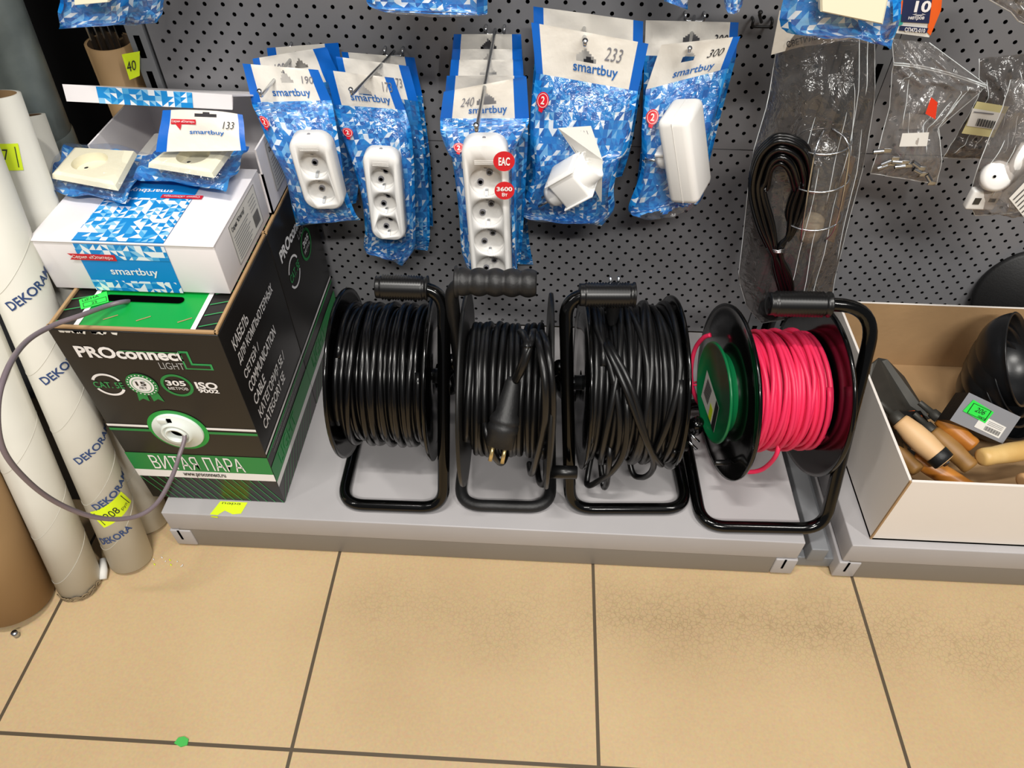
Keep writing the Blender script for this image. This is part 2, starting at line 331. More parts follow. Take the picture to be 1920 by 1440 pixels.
def gondola_panel(xa, xb, za, zb, x0, z0, label):
    e = empty('perforated_panel', ((xa+xb)/2, 0, za), label, 'perforated panel', None)
    b = panel(xa, xb, za, zb, x0, z0); b.xf = None; b.v = [v-e.location for v in b.v]; b.build('perforated_sheet', e)
    MB().box((xa-(xa+xb)/2, .0015, 0), (xb-(xa+xb)/2, .014, .0015), 'peg').box((xa-(xa+xb)/2, .0015, zb-za-.0015), (xb-(xa+xb)/2, .014, zb-za), 'peg').build('hem', e)
SZ = .4655
gondola_panel(-.560, .390, SZ+.0008, .84, -.2304, .6169, 'upper grey perforated metal panel behind the hanging blue packets')
gondola_panel(-.560, .390, ZS+.002, SZ-.0008, .2837, .4059, 'lower grey perforated metal panel behind the black cable reels')
gondola_panel(.468, 1.25, SZ+.0008, .84, .5185, .6558, 'upper grey perforated metal panel at the right behind the clear bags')
gondola_panel(.468, 1.25, ZS+.002, SZ-.0008, .5734, .3564, 'lower grey perforated metal panel behind the white carton of trowels')
def upright(x, label, zs, n=12):
    e = empty('slotted_upright', (x, 0, 0), label, 'upright')
    b = MB(); b.box((-.013, -.002, 0), (.013, .028, .84), 'upright', .001); b.build('post', e)
    s = MB()
    for k in range(n): s.box((-.0042, -.0026, zs+k*.05-.0155), (.0042, -.0019, zs+k*.05+.0155), 'slot')
    s.build('slot_row', e)
upright(-.578, 'slotted grey shelf upright at the left end of the perforated wall', .64-.5+.026-.02, 14)
upright(.4045, 'slotted grey upright left of the joint between the two bays', .6004-.55+.0, 15)
upright(.4535, 'slotted grey upright right of the joint between the two bays', .5835-.55+.05, 15)

# ---- base shelves
def base_shelf(xa, xb, label, lb=True, rb=True):
    e = empty('base_shelf', ((xa+xb)/2, -.22, 0), label, 'shelf'); h = (xb-xa)/2; Y = lambda y: y+.22
    b = MB(); b.box((-h, Y(-.449), ZS-.044), (h, Y(.0), ZS), 'shelf', .0018); b.build('shelf_tray', e)
    p = MB(); p.box((-h+.012, Y(-.4485), .003), (h-.03, Y(-.435), ZS-.042), 'plinth', .001); p.build('plinth', e)
    for s, on in ((-1, lb), (1, rb)):
        if not on: continue
        q = MB(); x = s*(h-.0135)
        q.box((x-.0165, Y(-.4505), .006), (x+.0165, Y(-.1), ZS-.047), 'shelf', .002)
        q.box((x-.004, Y(-.4512), .022), (x-.001, Y(-.4503), .047), 'slot'); q.build('bracket', e)
    return e
base_shelf(-.553, .4035, 'grey metal base shelf carrying the four cable reels')
base_shelf(.4705, 1.25, 'grey metal base shelf under the white carton of trowels')
m = MB(); m.box((.405, -.435, .006), (.470, -.002, .030), 'upright', .002).box((.424, -.44, .03), (.45, -.002, .062), 'upright', .002)
tag(m.build('floor_rail'), 'grey steel rail lying in the gap between the two base shelves', 'rail')

u_ = empty('shading_shelf', (-.09, -.19, 1.33), 'unseen grey metal shelf added above the hanging packets to shade the upper wall', 'shelf')  # out of view, added to keep lamp light off the upper left wall
MB().box((-.49, -.19, 0), (.50, .18, .03), 'shelf', .002).build('shelf_tray', u_)
# ================================================================== left side clutter
def leaning(name, label, c0, c1, r, m, parts=None, inner='kraft_dark', n=40, cat='roll', group=None):
    """open tube from c0 (floor) to c1"""
    c0, c1 = Vector(c0), Vector(c1); e = empty(name, c0, label, cat, group); ax = (c1-c0); L = ax.length; ax.normalize()
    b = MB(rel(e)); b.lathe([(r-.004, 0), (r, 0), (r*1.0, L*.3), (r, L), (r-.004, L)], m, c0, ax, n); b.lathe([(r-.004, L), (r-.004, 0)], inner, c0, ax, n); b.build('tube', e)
    return e, c0, ax, L
def roll_marks(e, c0, ax, r, items, facing):
    """text wrapped on a leaning roll; items: (text, distance along axis, angle, size w, size h, mat, tilt)"""
    x = Vector(facing); x = (x-ax*x.dot(ax)).normalized(); y = ax.cross(x)
    for it in items:
        txt, d, a0, w, h, m, rot = it[:7]; mb = MB(rel(e))
        def fn(a, b, rr=r+.0007): q = math.radians(a0)+a/r; return c0+ax*(d+b)+x*(rr*math.cos(q))+y*(rr*math.sin(q))
        if txt is None:
            n = 8; cr, sr = math.cos(math.radians(rot)), math.sin(math.radians(rot))
            mb.grid(lambda u, v: fn(*( (u-.5)*w*cr-(v-.5)*h*sr, (u-.5)*w*sr+(v-.5)*h*cr)), n, n, m)
            fn2 = lambda a, b: fn((a-.5)*w*cr-(b-.5)*h*sr, (a-.5)*w*sr+(b-.5)*h*cr, r+.0012)
            for t_, a, b, c, d_ in it[7]: mb.text(t_, a, b, c, d_, 'ink', fn2)
            for (a, b, c, d_) in ((.08, .12, .92, .15), (.08, .85, .92, .88), (.08, .12, .1, .88), (.9, .12, .92, .88)): mb.poly([(a, b), (c, b), (c, d_), (a, d_)], 'ink', fn2)
            mb.build('price_tag', e)
        else: mb.text(txt, 0, 0, w, h, m, fn, bold=.02, rot=rot); mb.build('printed_name', e)
def seams(e, c0, ax, r, ds):
    mb = MB(rel(e)); x = ax.orthogonal().normalized(); y = ax.cross(x)
    for d in ds:
        P = [];
        for k in range(41): q = 2*PI*k/40; P.append(c0+ax*(d+.035*math.cos(q))+x*((r+.0001)*math.cos(q))+y*((r+.0001)*math.sin(q)))
        mb.tube(P, .0003, 'seam', 4)
    mb.build('wrap_seam', e)
# front three white rolls
def roll(name, label, c0, c1, L, r, m, **k):
    c0, c1 = Vector(c0), Vector(c1); return leaning(name, label, c0, c0+(c1-c0).normalized()*L, r, m, **k)
e, c, ax, L = roll('paper_roll', 'white wallpaper roll printed with blue lettering, yellow tag near its foot', (-.620, -.478, .004), (-.624, -.337, .6), .98, .031, 'roll_white')
fac = CAMP-c
roll_marks(e, c, ax, .031, [('DEKORAMA', .215, -30, .080, .012, 'navy_print', 26), ('DEKORAMA', .130, -34, .080, .012, 'navy_print', 26), ('DEKORAMA', .345, -30, .080, .012, 'navy_print', 26), ('DEKORAMA', .45, -35, .080, .012, 'navy_print', 26),
    ('DEKORA', .060, -60, .052, .012, 'navy_print', 20), (None, .122, 2, .054, .032, 'yellow_tag', 22, [('208', .25, .28, .62, .68), ('рул', .66, .18, .86, .36)])], fac)
for d_ in (.08, .17, .30, .39, .5): seams(e, c, ax, .031, [d_])
e, c, ax, L = roll('paper_roll', 'white paper roll with a torn dusty foot beside the wide kraft tube', (-.681, -.522, .004), (-.676, -.41, .46), .62, .031, 'roll_white')
for d_ in (.06, .15, .27, .36, .47): seams(e, c, ax, .031, [d_])
d = MB(rel(e))
for k in range(26):
    q = rnd.uniform(-2.4, .4); P = [c+Vector((math.cos(q+t*.25)*.032, math.sin(q+t*.25)*.032, -.002+rnd.uniform(0, .012))) for t in range(3)]
    d.tube(P, .0008, 'dust', 4)
d.build('torn_edge', e)
e, c, ax, L = roll('paper_roll', 'tall white paper roll with open kraft core and a yellow tag near its top', (-.622, -.409, .004), (-.632, -.256, .635), .655, .033, 'roll_white', inner='kraft_tube')
roll_marks(e, c, ax, .033, [(None, L-.060, -22, .045, .03, 'yellow_tag', -8, [('27', .5, .4, .75, .8)])], CAMP-c)
for d_ in (.12, .25, .38, .5): seams(e, c, ax, .033, [d_])
roll('paper_roll', 'thin pale paper roll end peeking out behind the tall open roll', (-.612, -.345, .003), at(90, 310, -.19), .60, .018, 'roll_white')
e, c, ax, L = roll('kraft_tube', 'wide brown kraft cardboard tube standing at the left edge of the floor', (-.762, -.556, .012), (-.750, -.505, .26), .50, .053, 'kraft_tube')
pb = atz(33, 1192, 0); m = MB(); m.lathe([(0, .011), (.0042, .011), (.0042, 0), (0, 0)], 'zinc', (pb.x, pb.y, 0), n=16)
tag(m.build('steel_bolt'), 'small zinc bolt standing on the floor at the foot of the kraft tube', 'bolt')
pb = atz(197, 1090, .0); m = MB(); m.tube([pb+Vector((0, 0, .007)), pb+Vector((-.004, .012, .01)), pb+Vector((-.012, .03, .012))], [.005, .0065, .005], 'paper_white', 10)
tag(m.build('paper_scrap'), 'small white rolled paper scrap between the two roll bottoms', 'paper scrap')
m = MB(); q = atz(341, 1392, 0); m.prism([(-.009, -.002), (-.006, .005), (.001, .007), (.008, .004), (.009, -.003), (.001, -.006)], .0003, .0022, 'chip_green', lambda a, b, h: (q.x+a, q.y+b, h))
tag(m.build('floor_crumb'), 'bright green crumb lying in the tile joint', 'crumb')
for k in range(9):
    q = atz(rnd.uniform(285, 345), rnd.uniform(1046, 1068), 0); m = MB(); m.tube([q+Vector((0, 0, .001)), q+Vector((rnd.uniform(-.003, .003), .002, .0015))], .0008, 'yellow_tag' if k % 3 == 0 else 'paper_white', 5)
    tag(m.build('paper_crumb'), 'tiny pale paper crumb on the tiles by the left shelf corner', 'crumb', 'paper crumbs by the shelf corner')
m = MB(); m.box((-1.19, -.375, .001), (-.665, -.20, .26), 'shade_dark', .003); tag(m.build('shade_block'), 'low dark block added behind the paper rolls, standing in for the shade there', 'shade block')  # dark block put in for the shade seen between the rolls
# galvanised pipe and dark storage behind
g0, g1 = at(72, 270, -.12), at(-42, 0, -.12); dv = (g1-g0).normalized()
m = MB(); m.lathe([(.047, -.6), (.047, .7)], 'galv', g0, dv, 48); m.lathe([(.0475, -.02), (.0492, -.016), (.0492, .016), (.0475, .02)], 'galv', g0, dv, 48)
tag(m.build('galvanised_pipe'), 'thick galvanised grey metal pipe standing behind the white rolls', 'pipe')
kb = at(205, 78, .03)
e, c, ax, L = leaning('kraft_tube', 'brown cardboard tube holding metal strips, in the dark behind the left upright', (kb.x-.02, .045, .02), kb, .034, 'kraft_tube')
mb = MB(rel(e)); F = [at(228, 102, -.010), at(262, 96, -.006), at(262, 142, -.006), at(243, 150, -.010)]
mb.add([F[0], F[1], F[2], F[3]], [(0, 3, 2, 1)], 'yellow_tag'); ft = lambda a, b: F[3].lerp(F[2], a).lerp(F[0].lerp(F[1], a), b)+Vector((0, -.001, 0))
mb.text('40', .1, .3, .75, .7, 'ink', ft); mb.build('price_tag', e)
for k in range(7):
    x = kb.x-.024+k*.007; m = MB(); m.box((x, .024+(k % 3)*.008, .06), (x+.002, .034+(k % 3)*.008, .72), 'steel')
    tag(m.build('metal_strip'), 'long thin metal strip standing in the brown cardboard tube', 'metal strip', 'metal strips in the dark cardboard tube')

# ================================================================== cable boxes
BX0, BX1, BY0, BYM, BY1, BZ = -.5755, -.3715, -.4215, -.2225, -.0235, .4385
def cable_box(y0, y1, label, front):
    e = empty('cable_box', ((BX0+BX1)/2, (y0+y1)/2, ZS), label, 'box'); R = rel(e)
    b = MB(R); b.box((BX0, y0, ZS+.0005), (BX1, y1, BZ), 'box_black', .0015)
    o = b.build('carton', e)
    ep = .0006
    # ---- front artwork
    if front:
        F = lambda a, b: (a, y0-ep, b); F2 = lambda a, b: (a, y0-ep*2, b); F3 = lambda a, b: (a, y0-ep*3, b)
        def P(zx, zy): q = at(80+zx/3.273, 520+zy/3.273, y0); return (q.x, q.z)
        A = MB(R)
        def T(s, bl, tr, mt, **k): a, b_ = P(*bl), P(*tr); A.text(s, a[0], a[1], b_[0], b_[1], mt, F, **k)
        T('PROconnect', (226, 488), (852, 444), 'white_print', bold=.035); T('LIGHT', (727, 560), (860, 526), 'grey_print')
        a, b_ = P(880, 562), P(1005, 458); w, h, t = b_[0]-a[0], b_[1]-a[1], .0026
        A.poly([(a[0], a[1]), (b_[0], a[1]), (b_[0], a[1]+h*.34), (a[0]+w*.34, a[1]+h*.34), (a[0]+w*.34, b_[1]), (a[0], b_[1])], 'green_line', F)
        A.poly([(a[0]+t, a[1]+t), (b_[0]-t, a[1]+t), (b_[0]-t, a[1]+h*.34-t), (a[0]+w*.34-t, a[1]+h*.34-t), (a[0]+w*.34-t, b_[1]-t), (a[0]+t, b_[1]-t)], 'box_black', F2)
        q = P(470, 447); q2 = P(860, 457); A.poly([(q[0], q[1]-.0006), (q2[0], q[1]-.0006), (q2[0], q[1]+.0006), (q[0], q[1]+.0006)], 'green_line', F2)
        c = P(405, 657); A.ring(c, .0168, .0203, 'white_print', F, 25, 155); A.ring(c, .0168, .0203, 'white_print', F, 205, 335); A.text('CAT. 5E', c[0]-.019, c[1]-.0055, c[0]+.0195, c[1]+.0055, 'green_line', F2, bold=.01)
        c = P(612, 655); k_ = .75; A.ring(c, 0, .0265*k_, 'green_dark', F2); A.ring(c, 0, .020*k_, 'white_print', F3); A.ring(c, .0155*k_, .0165*k_, 'green_dark', lambda a, b: (a, y0-ep*4, b))
        for k in range(22): q = 2*PI*k/22; A.ring((c[0]+.0232*k_*math.cos(q), c[1]+.0232*k_*math.sin(q)), 0, .0011, 'white_print', F3, n=6)
        A.text('15', c[0]-.0065, c[1]-.001, c[0]+.0065, c[1]+.0068, 'box_black', lambda a, b: (a, y0-ep*4, b), bold=.03); A.text('ЛЕТ', c[0]-.005, c[1]-.0068, c[0]+.005, c[1]-.0028, 'box_black', lambda a, b: (a, y0-ep*4, b), bold=.02)
        for s_, dx in ((-1, -.007), (1, .0085)):
            x = c[0]+dx; A.poly([(x-.006, c[1]-.015), (x+.006, c[1]-.015), (x+.007+s_*.002, c[1]-.032), (x+s_*.002, c[1]-.027), (x-.007+s_*.002, c[1]-.032)], 'green_dark', F)
        c = P(826, 662); A.ring(c, .0165, .0203, 'green_dark', F); A.text('305', c[0]-.0125, c[1], c[0]+.0125, c[1]+.0095, 'white_print', F2, bold=.03); A.text('МЕТРОВ', c[0]-.0125, c[1]-.0075, c[0]+.0125, c[1]-.0025, 'white_print', F2)
        T('ISO', (948, 682), (1064, 645), 'white_print', bold=.035); T('9002', (962, 706), (1078, 688), 'white_print', bold=.03)
        zb = P(800, 925)[1]; A.poly([(BX0, zb), (BX1, zb), (BX1, zb+.0045), (BX0, zb+.0045)], 'white_print', F); A.poly([(BX0, zb-.009), (BX1, zb-.009), (BX1, zb-.004), (BX0, zb-.004)], 'green_dark', F)
        z1, z2, z3 = P(1370, 1108)[1], P(1405, 1210)[1], P(1412, 1250)[1]
        A.poly([(BX0, z2), (BX1, z2), (BX1, z1), (BX0, z1)], 'green_dark', F); A.poly([(BX0, z3), (BX1, z3), (BX1, z2), (BX0, z2)], 'white_print', F)
        a = P(683, 1150); T_a, T_b = P(700, 1180)[0], P(1245, 1180)[0]; A.text('ВИТАЯ ПАРА', T_a, z2+.004, T_b, z1-.004, 'white_print', F2); A.text('www.proconnect.ru', P(872, 1215)[0], z3+.002, P(1125, 1215)[0], z2-.0025, 'box_black', F2, bold=.02)
        for k in range(15):
            x = BX0+.001+k*.0125; seg = [(x, z3-.001), (x+.026, ZS+.002)]; 
            xa, xb = seg[0][0], seg[1][0]
            if xa < BX0 or xb > BX1: continue
            A.poly([(xa, seg[0][1]), (xa+.0013, seg[0][1]), (xb+.0013, seg[1][1]), (xb, seg[1][1])], 'green_line', F)
        for k in range(12):
            x = BX0+.012+k*.005+rnd.uniform(0, .01); A.poly([(x, BZ-.001), (x+.008, BZ-.001), (x+.006, BZ-.004-rnd.random()*.002), (x+.001, BZ-.004)], 'pale_label', F)
        A.build('front_artwork', e)
        # hub
        hb = at(80+835/3.273, 520+935/3.273, y0); H = MB(R); ax = (0, -1, 0); O = (hb.x, y0, hb.z)
        H.lathe([(.001, .0009), (.0405, .0009)], 'green_print', O, ax, 48); h1 = H.build('hub_ring_print', e)
        H = MB(R); H.lathe([(.0340, .001), (.0340, .0035), (.033, .0045), (.021, .005), (.0195, .010), (.017, .010), (.0165, .006), (.0148, .006), (.0140, .012), (.0115, .012), (.0108, .0015), (.001, .0012)], 'milky', O, ax, 48)
        H.box((hb.x-.018, y0-.0075, hb.z+.020), (hb.x-.006, y0-.0045, hb.z+.028), 'milky', .001); H.box((hb.x-.006, y0-.0056, hb.z+.018), (hb.x+.000, y0-.0048, hb.z+.028), 'slot'); tag(H.build('reel_hub', e), 'translucent white plastic cable outlet')
        H = MB(R); H.lathe([(.0001, .0022), (.0108, .0022)], 'slot', O, ax, 24); H.build('outlet_hole', e)
    # ---- right side artwork
    S = lambda a, b: (BX1+ep, y0+a, b); S2 = lambda a, b: (BX1+2*ep, y0+a, b); D = y1-y0; A = MB(R)
    if front:
        rows = ['КАБЕЛЬ', 'ДЛЯ КОМПЬЮТЕРНЫХ', 'СЕТЕЙ /', 'COMMUNICATION', 'CABLE', 'КАТЕГОРИЯ 5E /', 'CATEGORY 5E']; ws = [.055, .145, .058, .115, .045, .118, .1]
        for k, (s_, w) in enumerate(zip(rows, ws)): z = .392-k*.0255; A.text(s_, .022, z, .022+w, z+.0175, 'white_print', S, bold=.015)
        for k in (0, 1): A.text('Соответствует стандарту ISO/IEC 11801'[k:], .022, .198-.008*k, .15, .2015-.008*k, 'grey_print', S)
    else:
        A.text('PROconnect', .02, .375, .15, .395, 'white_print', S, bold=.035); A.text('LIGHT', .1, .36, .15, .37, 'grey_print', S)
        c = (.055, .335); A.ring(c, .0225, .026, 'white_print', S, 25, 155); A.ring(c, .0225, .026, 'white_print', S, 205, 335); A.text('CAT. 5E', c[0]-.023, c[1]-.007, c[0]+.023, c[1]+.007, 'green_line', S2, bold=.01)
        c = (.125, .335); A.ring(c, .0215, .026, 'green_dark', S); A.text('305', c[0]-.015, c[1]+.001, c[0]+.015, c[1]+.012, 'white_print', S2, bold=.03); A.text('МЕТРОВ', c[0]-.015, c[1]-.009, c[0]+.015, c[1]-.003, 'white_print', S2)
    zl = .2115
    A.poly([(0, zl), (D, zl), (D, zl+.0045), (0, zl+.0045)], 'white_print', S); A.poly([(0, zl-.009), (D, zl-.009), (D, zl-.004), (0, zl-.004)], 'green_dark', S)
    A.poly([(0, .147), (D, .147), (D, .182), (0, .182)], 'green_dark', S); A.poly([(0, .135), (D, .135), (D, .147), (0, .147)], 'white_print', S); A.text('LIGHT', .03, .152, .115, .177, 'green_line', S2)
    for k in range(11): x = .002+k*.0155; A.poly([(x, ZS+.002), (x+.0013, ZS+.002), (min(x+.0313, D), .134), (min(x+.03, D), .134)], 'green_line', S)
    A.build('side_artwork', e)
    # ---- top artwork: sunk green flap between raised rims
    Tn = lambda a, b: (BX0+a, y0+b, BZ+ep); T2 = lambda a, b: (BX0+a, y0+b, BZ+2*ep); A = MB(R); W = BX1-BX0
    A.poly([(.035, .006), (W-.035, .006), (W-.035, D-.004), (.035, D-.004)], 'green_print', Tn)
    for a in (.029, W-.035): A.poly([(a, .006), (a+.006, .006), (a+.006, D-.004), (a, D-.004)], 'white_print', T2)
    for k in range(9):
        for a, s_ in ((.004, 1), (W-.027, 1)): A.poly([(a, .012+k*.02), (a+.022, .02+k*.02), (a+.022, .0215+k*.02), (a, .0135+k*.02)], 'green_line', T2)
    if front:
        n = 16; sl = [(.050+.087+.006*math.cos(t), .058+.006*math.sin(t)) for t in [(-PI/2+PI*k/n) for k in range(n+1)]]+[(.050+.006*math.cos(t), .058+.006*math.sin(t)) for t in [(PI/2+PI*k/n) for k in range(n+1)]]
        A.poly(sl, 'slot', lambda a, b: (BX0+a, y0+b, BZ+3*ep))
        for x in (.06, .1, .15): A.poly([(x, .018), (x+.014, .027), (x+.0135, .0285), (x-.001, .0195)], 'kraft', T2)
    A.build('top_artwork', e)
    rim = MB(R); rim.box((BX0, y0+.001, BZ), (BX1, y0+.005, BZ+.0045), 'kraft', .001).box((BX1-.005, y0+.001, BZ), (BX1-.001, y1-.001, BZ+.0045), 'kraft', .001).box((BX0+.001, y0+.001, BZ), (BX0+.005, y1-.001, BZ+.0045), 'kraft', .001)
    rim.build('cut_rim', e)
    if front:
        q = [atz(148, 562, BZ+.0022), atz(200, 546, BZ+.0022), atz(204, 566, BZ+.0022), atz(152, 580, BZ+.0022)]
        g = MB(R); g.add(q, [(0, 3, 2, 1)], 'green_tag'); fn = lambda a, b: q[3].lerp(q[2], a).lerp(q[0].lerp(q[1], a), b)+Vector((0, 0, .0005)); g.text('ЦЕНА', .1, .62, .7, .9, 'ink', fn)
        for (a, b, c, d_) in ((.1, .1, .95, .13), (.1, .5, .95, .53), (.1, .1, .12, .53), (.93, .1, .95, .53)): g.poly([(a, b), (c, b), (c, d_), (a, d_)], 'ink', fn)
        g.text('25', .4, .2, .6, .42, 'ink', fn); g.build('price_tag', e)
    return e
cable_box(BY0, BYM, 'black and green cable carton in front, grey cable coming out of its white outlet', True)
cable_box(BYM+.0008, BY1, 'black and green cable carton standing behind the front one, against the perforated wall', False)
# grey cable loop
CP = [(atz(300, 563, BZ-.03), 0), ]
pts = [atz(262, 566, BZ-.02), atz(232, 566, BZ+.007), atz(200, 574, BZ+.012), at(150, 592, -.425), at(100, 610, -.45), at(50, 640, -.49), at(15, 690, -.54), at(-4, 760, -.58), at(5, 840, -.60), at(50, 900, -.60), at(110, 944, -.59), at(180, 970, -.575), at(245, 971, -.555), at(290, 948, -.53), at(320, 900, -.49), at(336, 855, -.455), at(346, 822, -.435), at(341, 806, -.424)]
m = MB(); m.tube(spline(pts, 8), .0029, 'grey_cable', 12); tag(m.build('network_cable'), 'grey network cable looping from the front carton top round to its white outlet', 'cable')
# price tag scraps on shelf edge
Fq = lambda a, b: (a, -.4500, b)
m = MB(); T_ = lambda a, b: (a, b, ZS+.0006)
a = atz(402, 944, ZS); b_ = atz(466, 960, ZS)
m.poly([(a.x, -.448), (a.x+.012, -.4485), (a.x+.02, -.440), (a.x+.034, -.446), (a.x+.046, -.444), (a.x+.05, -.424), (a.x+.008, -.424)], 'yellow_tag', T_)
m.add([(a.x+.002, -.4497, ZS-.001), (a.x+.012, -.4497, ZS-.001), (a.x+.011, -.4497, ZS-.006), (a.x+.001, -.4497, ZS-.004)], [(0, 1, 2, 3)], 'yellow_tag'); m.text('пара', a.x+.012, -.430, a.x+.04, -.426, 'ink', lambda a, b: (a, b, ZS+.001))
tag(m.build('price_tag'), 'torn yellow price tag stuck on the shelf edge below the cable carton', 'price tag')

# ---- white smartbuy cartons
def logo(mb, x, y, w, m, fn, shear=0, keep=True): mb.text('smartbuy', x, y, x+w, y+w*.24, m, fn, bold=.012, shear=shear)
SX0, SX1, SY0, SY1, SZ1 = -.5965, -.3775, -.352, -.182, .515
e = empty('socket_carton', ((SX0+SX1)/2, (SY0+SY1)/2, BZ+.005), 'white carton with a blue patterned band, two packed sockets lying on it', 'box'); R = rel(e); z0 = BZ+.0047
b = MB(R); b.box((SX0, SY0, z0), (SX1, SY1, SZ1-.002), 'box_white', .0012); b.build('carton', e)
b = MB(R); b.box((SX0-.001, SY0-.0015, SZ1-.002), (SX1+.0005, SY1, SZ1), 'box_white', .0008); b.build('lid', e)
A = MB(R); F = lambda a, b: (a, SY0-.0008, b); F2 = lambda a, b: (a, SY0-.0014, b); T1 = lambda a, b: (a, b, SZ1+.0006); T2 = lambda a, b: (a, b, SZ1+.0012)
xa, xb = -.545, -.436
def pat(p0, p1, fn): A.poly([(p0[0], p0[1]), (p1[0], p0[1]), (p1[0], p1[1]), (p0[0], p1[1])], 'tri_box', fn, uv=True)
A.poly([(xa, z0), (xb, z0), (xb, SZ1-.003), (xa, SZ1-.003)], 'blue_print', F); pat((xa, z0), (xb, z0+.016), F2); pat((xa, SZ1-.024), (xb, SZ1-.003), F2)
logo(A, -.515, z0+.022, .058, 'white_print', F2)
A.poly([(xa-.012, z0+.046), (xa+.045, z0+.046), (xa+.045, z0+.055), (xa-.012, z0+.055), (xa-.007, z0+.0505)], 'red_print', lambda a, b: (a, SY0-.0020, b)); A.text('Серия «Юпитер»', xa-.007, z0+.0475, xa+.042, z0+.0535, 'white_print', lambda a, b: (a, SY0-.0026, b))
A.poly([(xa, SY0), (xb, SY0), (xb, SY1), (xa, SY1)], 'blue_print', T1); pat((xa, SY0+.001), (xb, SY0+.092), T2)
TF = lambda a, b: (xa+xb-a, SY0*2+.22-b, SZ1+.0012)
A.text('smartbuy', xa+.03, SY0+.105, xa+.085, SY0+.116, 'white_print', TF, bold=.012)
A.poly([(xb-.04, SY0+.093), (xb+.012, SY0+.093), (xb+.012, SY0+.101), (xb-.04, SY0+.101)], 'red_print', lambda a, b: (a, b, SZ1+.0015)); A.text('Серия «Юпитер»', xa-.009, SY0+.1205, xa+.037, SY0+.1255, 'white_print', lambda a, b: (xa+xb-a, SY0*2+.22-b, SZ1+.002))
A.build('band_artwork', e)
SD = lambda a, b: (SX1+.0008, SY0+a, b); SD2 = lambda a, b: (SX1+.0014, SY0+a, b); A = MB(R)
def frame_lines(A, x0, y0, x1, y1, t, m, fn):
    for (a, b, c, d_) in ((x0, y0, x1, y0+t), (x0, y1-t, x1, y1), (x0, y0, x0+t, y1), (x1-t, y0, x1, y1)): A.poly([(a, b), (c, b), (c, d_), (a, d_)], m, fn)
def spec_label(A, x, z, w, h, fn):
    A.poly([(x, z), (x+w, z), (x+w, z+h), (x, z+h)], 'pale_label', fn); f2 = fn
    g = lambda a, b: tuple(Vector(fn(a, b))+Vector((.0005, 0, 0)))
    frame_lines(A, x, z, x+w, z+h, .0006, 'ink', g); A.text('Серия "Юпитер"', x+.006, z+h*.76, x+w*.55, z+h*.9, 'ink', g, bold=.02)
    for k in range(9): A.poly([(x+.006, z+h*.08+k*h*.07), (x+w*(.5+.06*(k % 3)), z+h*.08+k*h*.07), (x+w*(.5+.06*(k % 3)), z+h*.08+k*h*.07+.001), (x+.006, z+h*.08+k*h*.07+.001)], 'pen', g)
    for k in range(14): A.poly([(x+w*.72+k*.0015, z+h*.12), (x+w*.72+k*.0015+.0008, z+h*.12), (x+w*.72+k*.0015+.0008, z+h*.45), (x+w*.72+k*.0015, z+h*.45)], 'ink', g)
    for k in range(4): A.poly([(x+w*.7, z+h*.55+k*h*.09), (x+w*.93, z+h*.55+k*h*.09), (x+w*.93, z+h*.55+k*h*.09+.0009), (x+w*.7, z+h*.55+k*h*.09+.0009)], 'pen', g)
spec_label(A, .045, z0+.010, .098, .056, SD); A.build('spec_label', e)
# second carton, lid part-open
QY0, QY1, QZ = -.178, -.012, .540; z0 = BZ+.0047
e = empty('socket_carton', ((SX0+SX1)/2, (QY0+QY1)/2, z0), 'white carton with its lid raised, standing behind the one with the packed sockets', 'box'); R = rel(e)
b = MB(R); t = .0025
for A0, A1 in (((SX0, QY0, z0), (SX1+.004, QY0+t, QZ-.035)), ((SX0, QY1-t, z0), (SX1+.004, QY1, QZ)), ((SX0, QY0, z0), (SX0+t, QY1, QZ)), ((SX1+.004-t, QY0, z0), (SX1+.004, QY1, QZ)), ((SX0, QY0, z0), (SX1+.004, QY1, z0+t))): b.box(A0, A1, 'box_white')
b.build('carton', e)
A = MB(R); spec_label(A, .03, z0+.018, .1, .07, lambda a, b: (SX1+.0048, QY0+a, b)); A.build('spec_label', e)
Lf = [at(118, 161, -.165), at(436, 181, -.165)]; hz = QZ+.0
hl, hr = Vector((SX0, QY1, QZ-.004)), Vector((SX1+.004, QY1, QZ-.004))
b = MB(R); up = Vector((0, 0, .0022)); b.add([Lf[0], Lf[1], hr, hl, Lf[0]+up, Lf[1]+up, hr+up, hl+up], [(0, 3, 2, 1), (4, 5, 6, 7), (0, 1, 5, 4), (1, 2, 6, 5), (2, 3, 7, 6), (3, 0, 4, 7)], 'box_white')
dn = [at(125, 190, -.169), at(436, 206, -.169)]
b.add([Lf[0]+up, Lf[1]+up, dn[1], dn[0]], [(0, 3, 2, 1)], 'box_white'); bk = Vector((0, .002, 0)); b.add([Lf[0]+bk, Lf[1]+bk, dn[1]+bk, dn[0]+bk], [(0, 1, 2, 3)], 'box_white')
fo = Vector((0, -.0008, 0)); fn = lambda a, b: dn[0].lerp(dn[1], a).lerp((Lf[0]+up).lerp(Lf[1]+up, a), b)+fo
w_ = (dn[1]-dn[0]).length; vsq = [fn(.2, 0), fn(.765, 0), fn(.765, 1), fn(.2, 1)]; b.add(vsq, [(0, 1, 2, 3)], 'tri_box', uvs=[(0, 0), (w_*.565, 0), (w_*.565, .024), (0, .024)])
b.build('lid', e)
m = MB(); m.box((-.565, -.16, z0+.003), (-.48, -.07, z0+.06), 'paper_white', .004); tag(m.build('packed_socket'), 'white packet inside the open carton', 'packet')

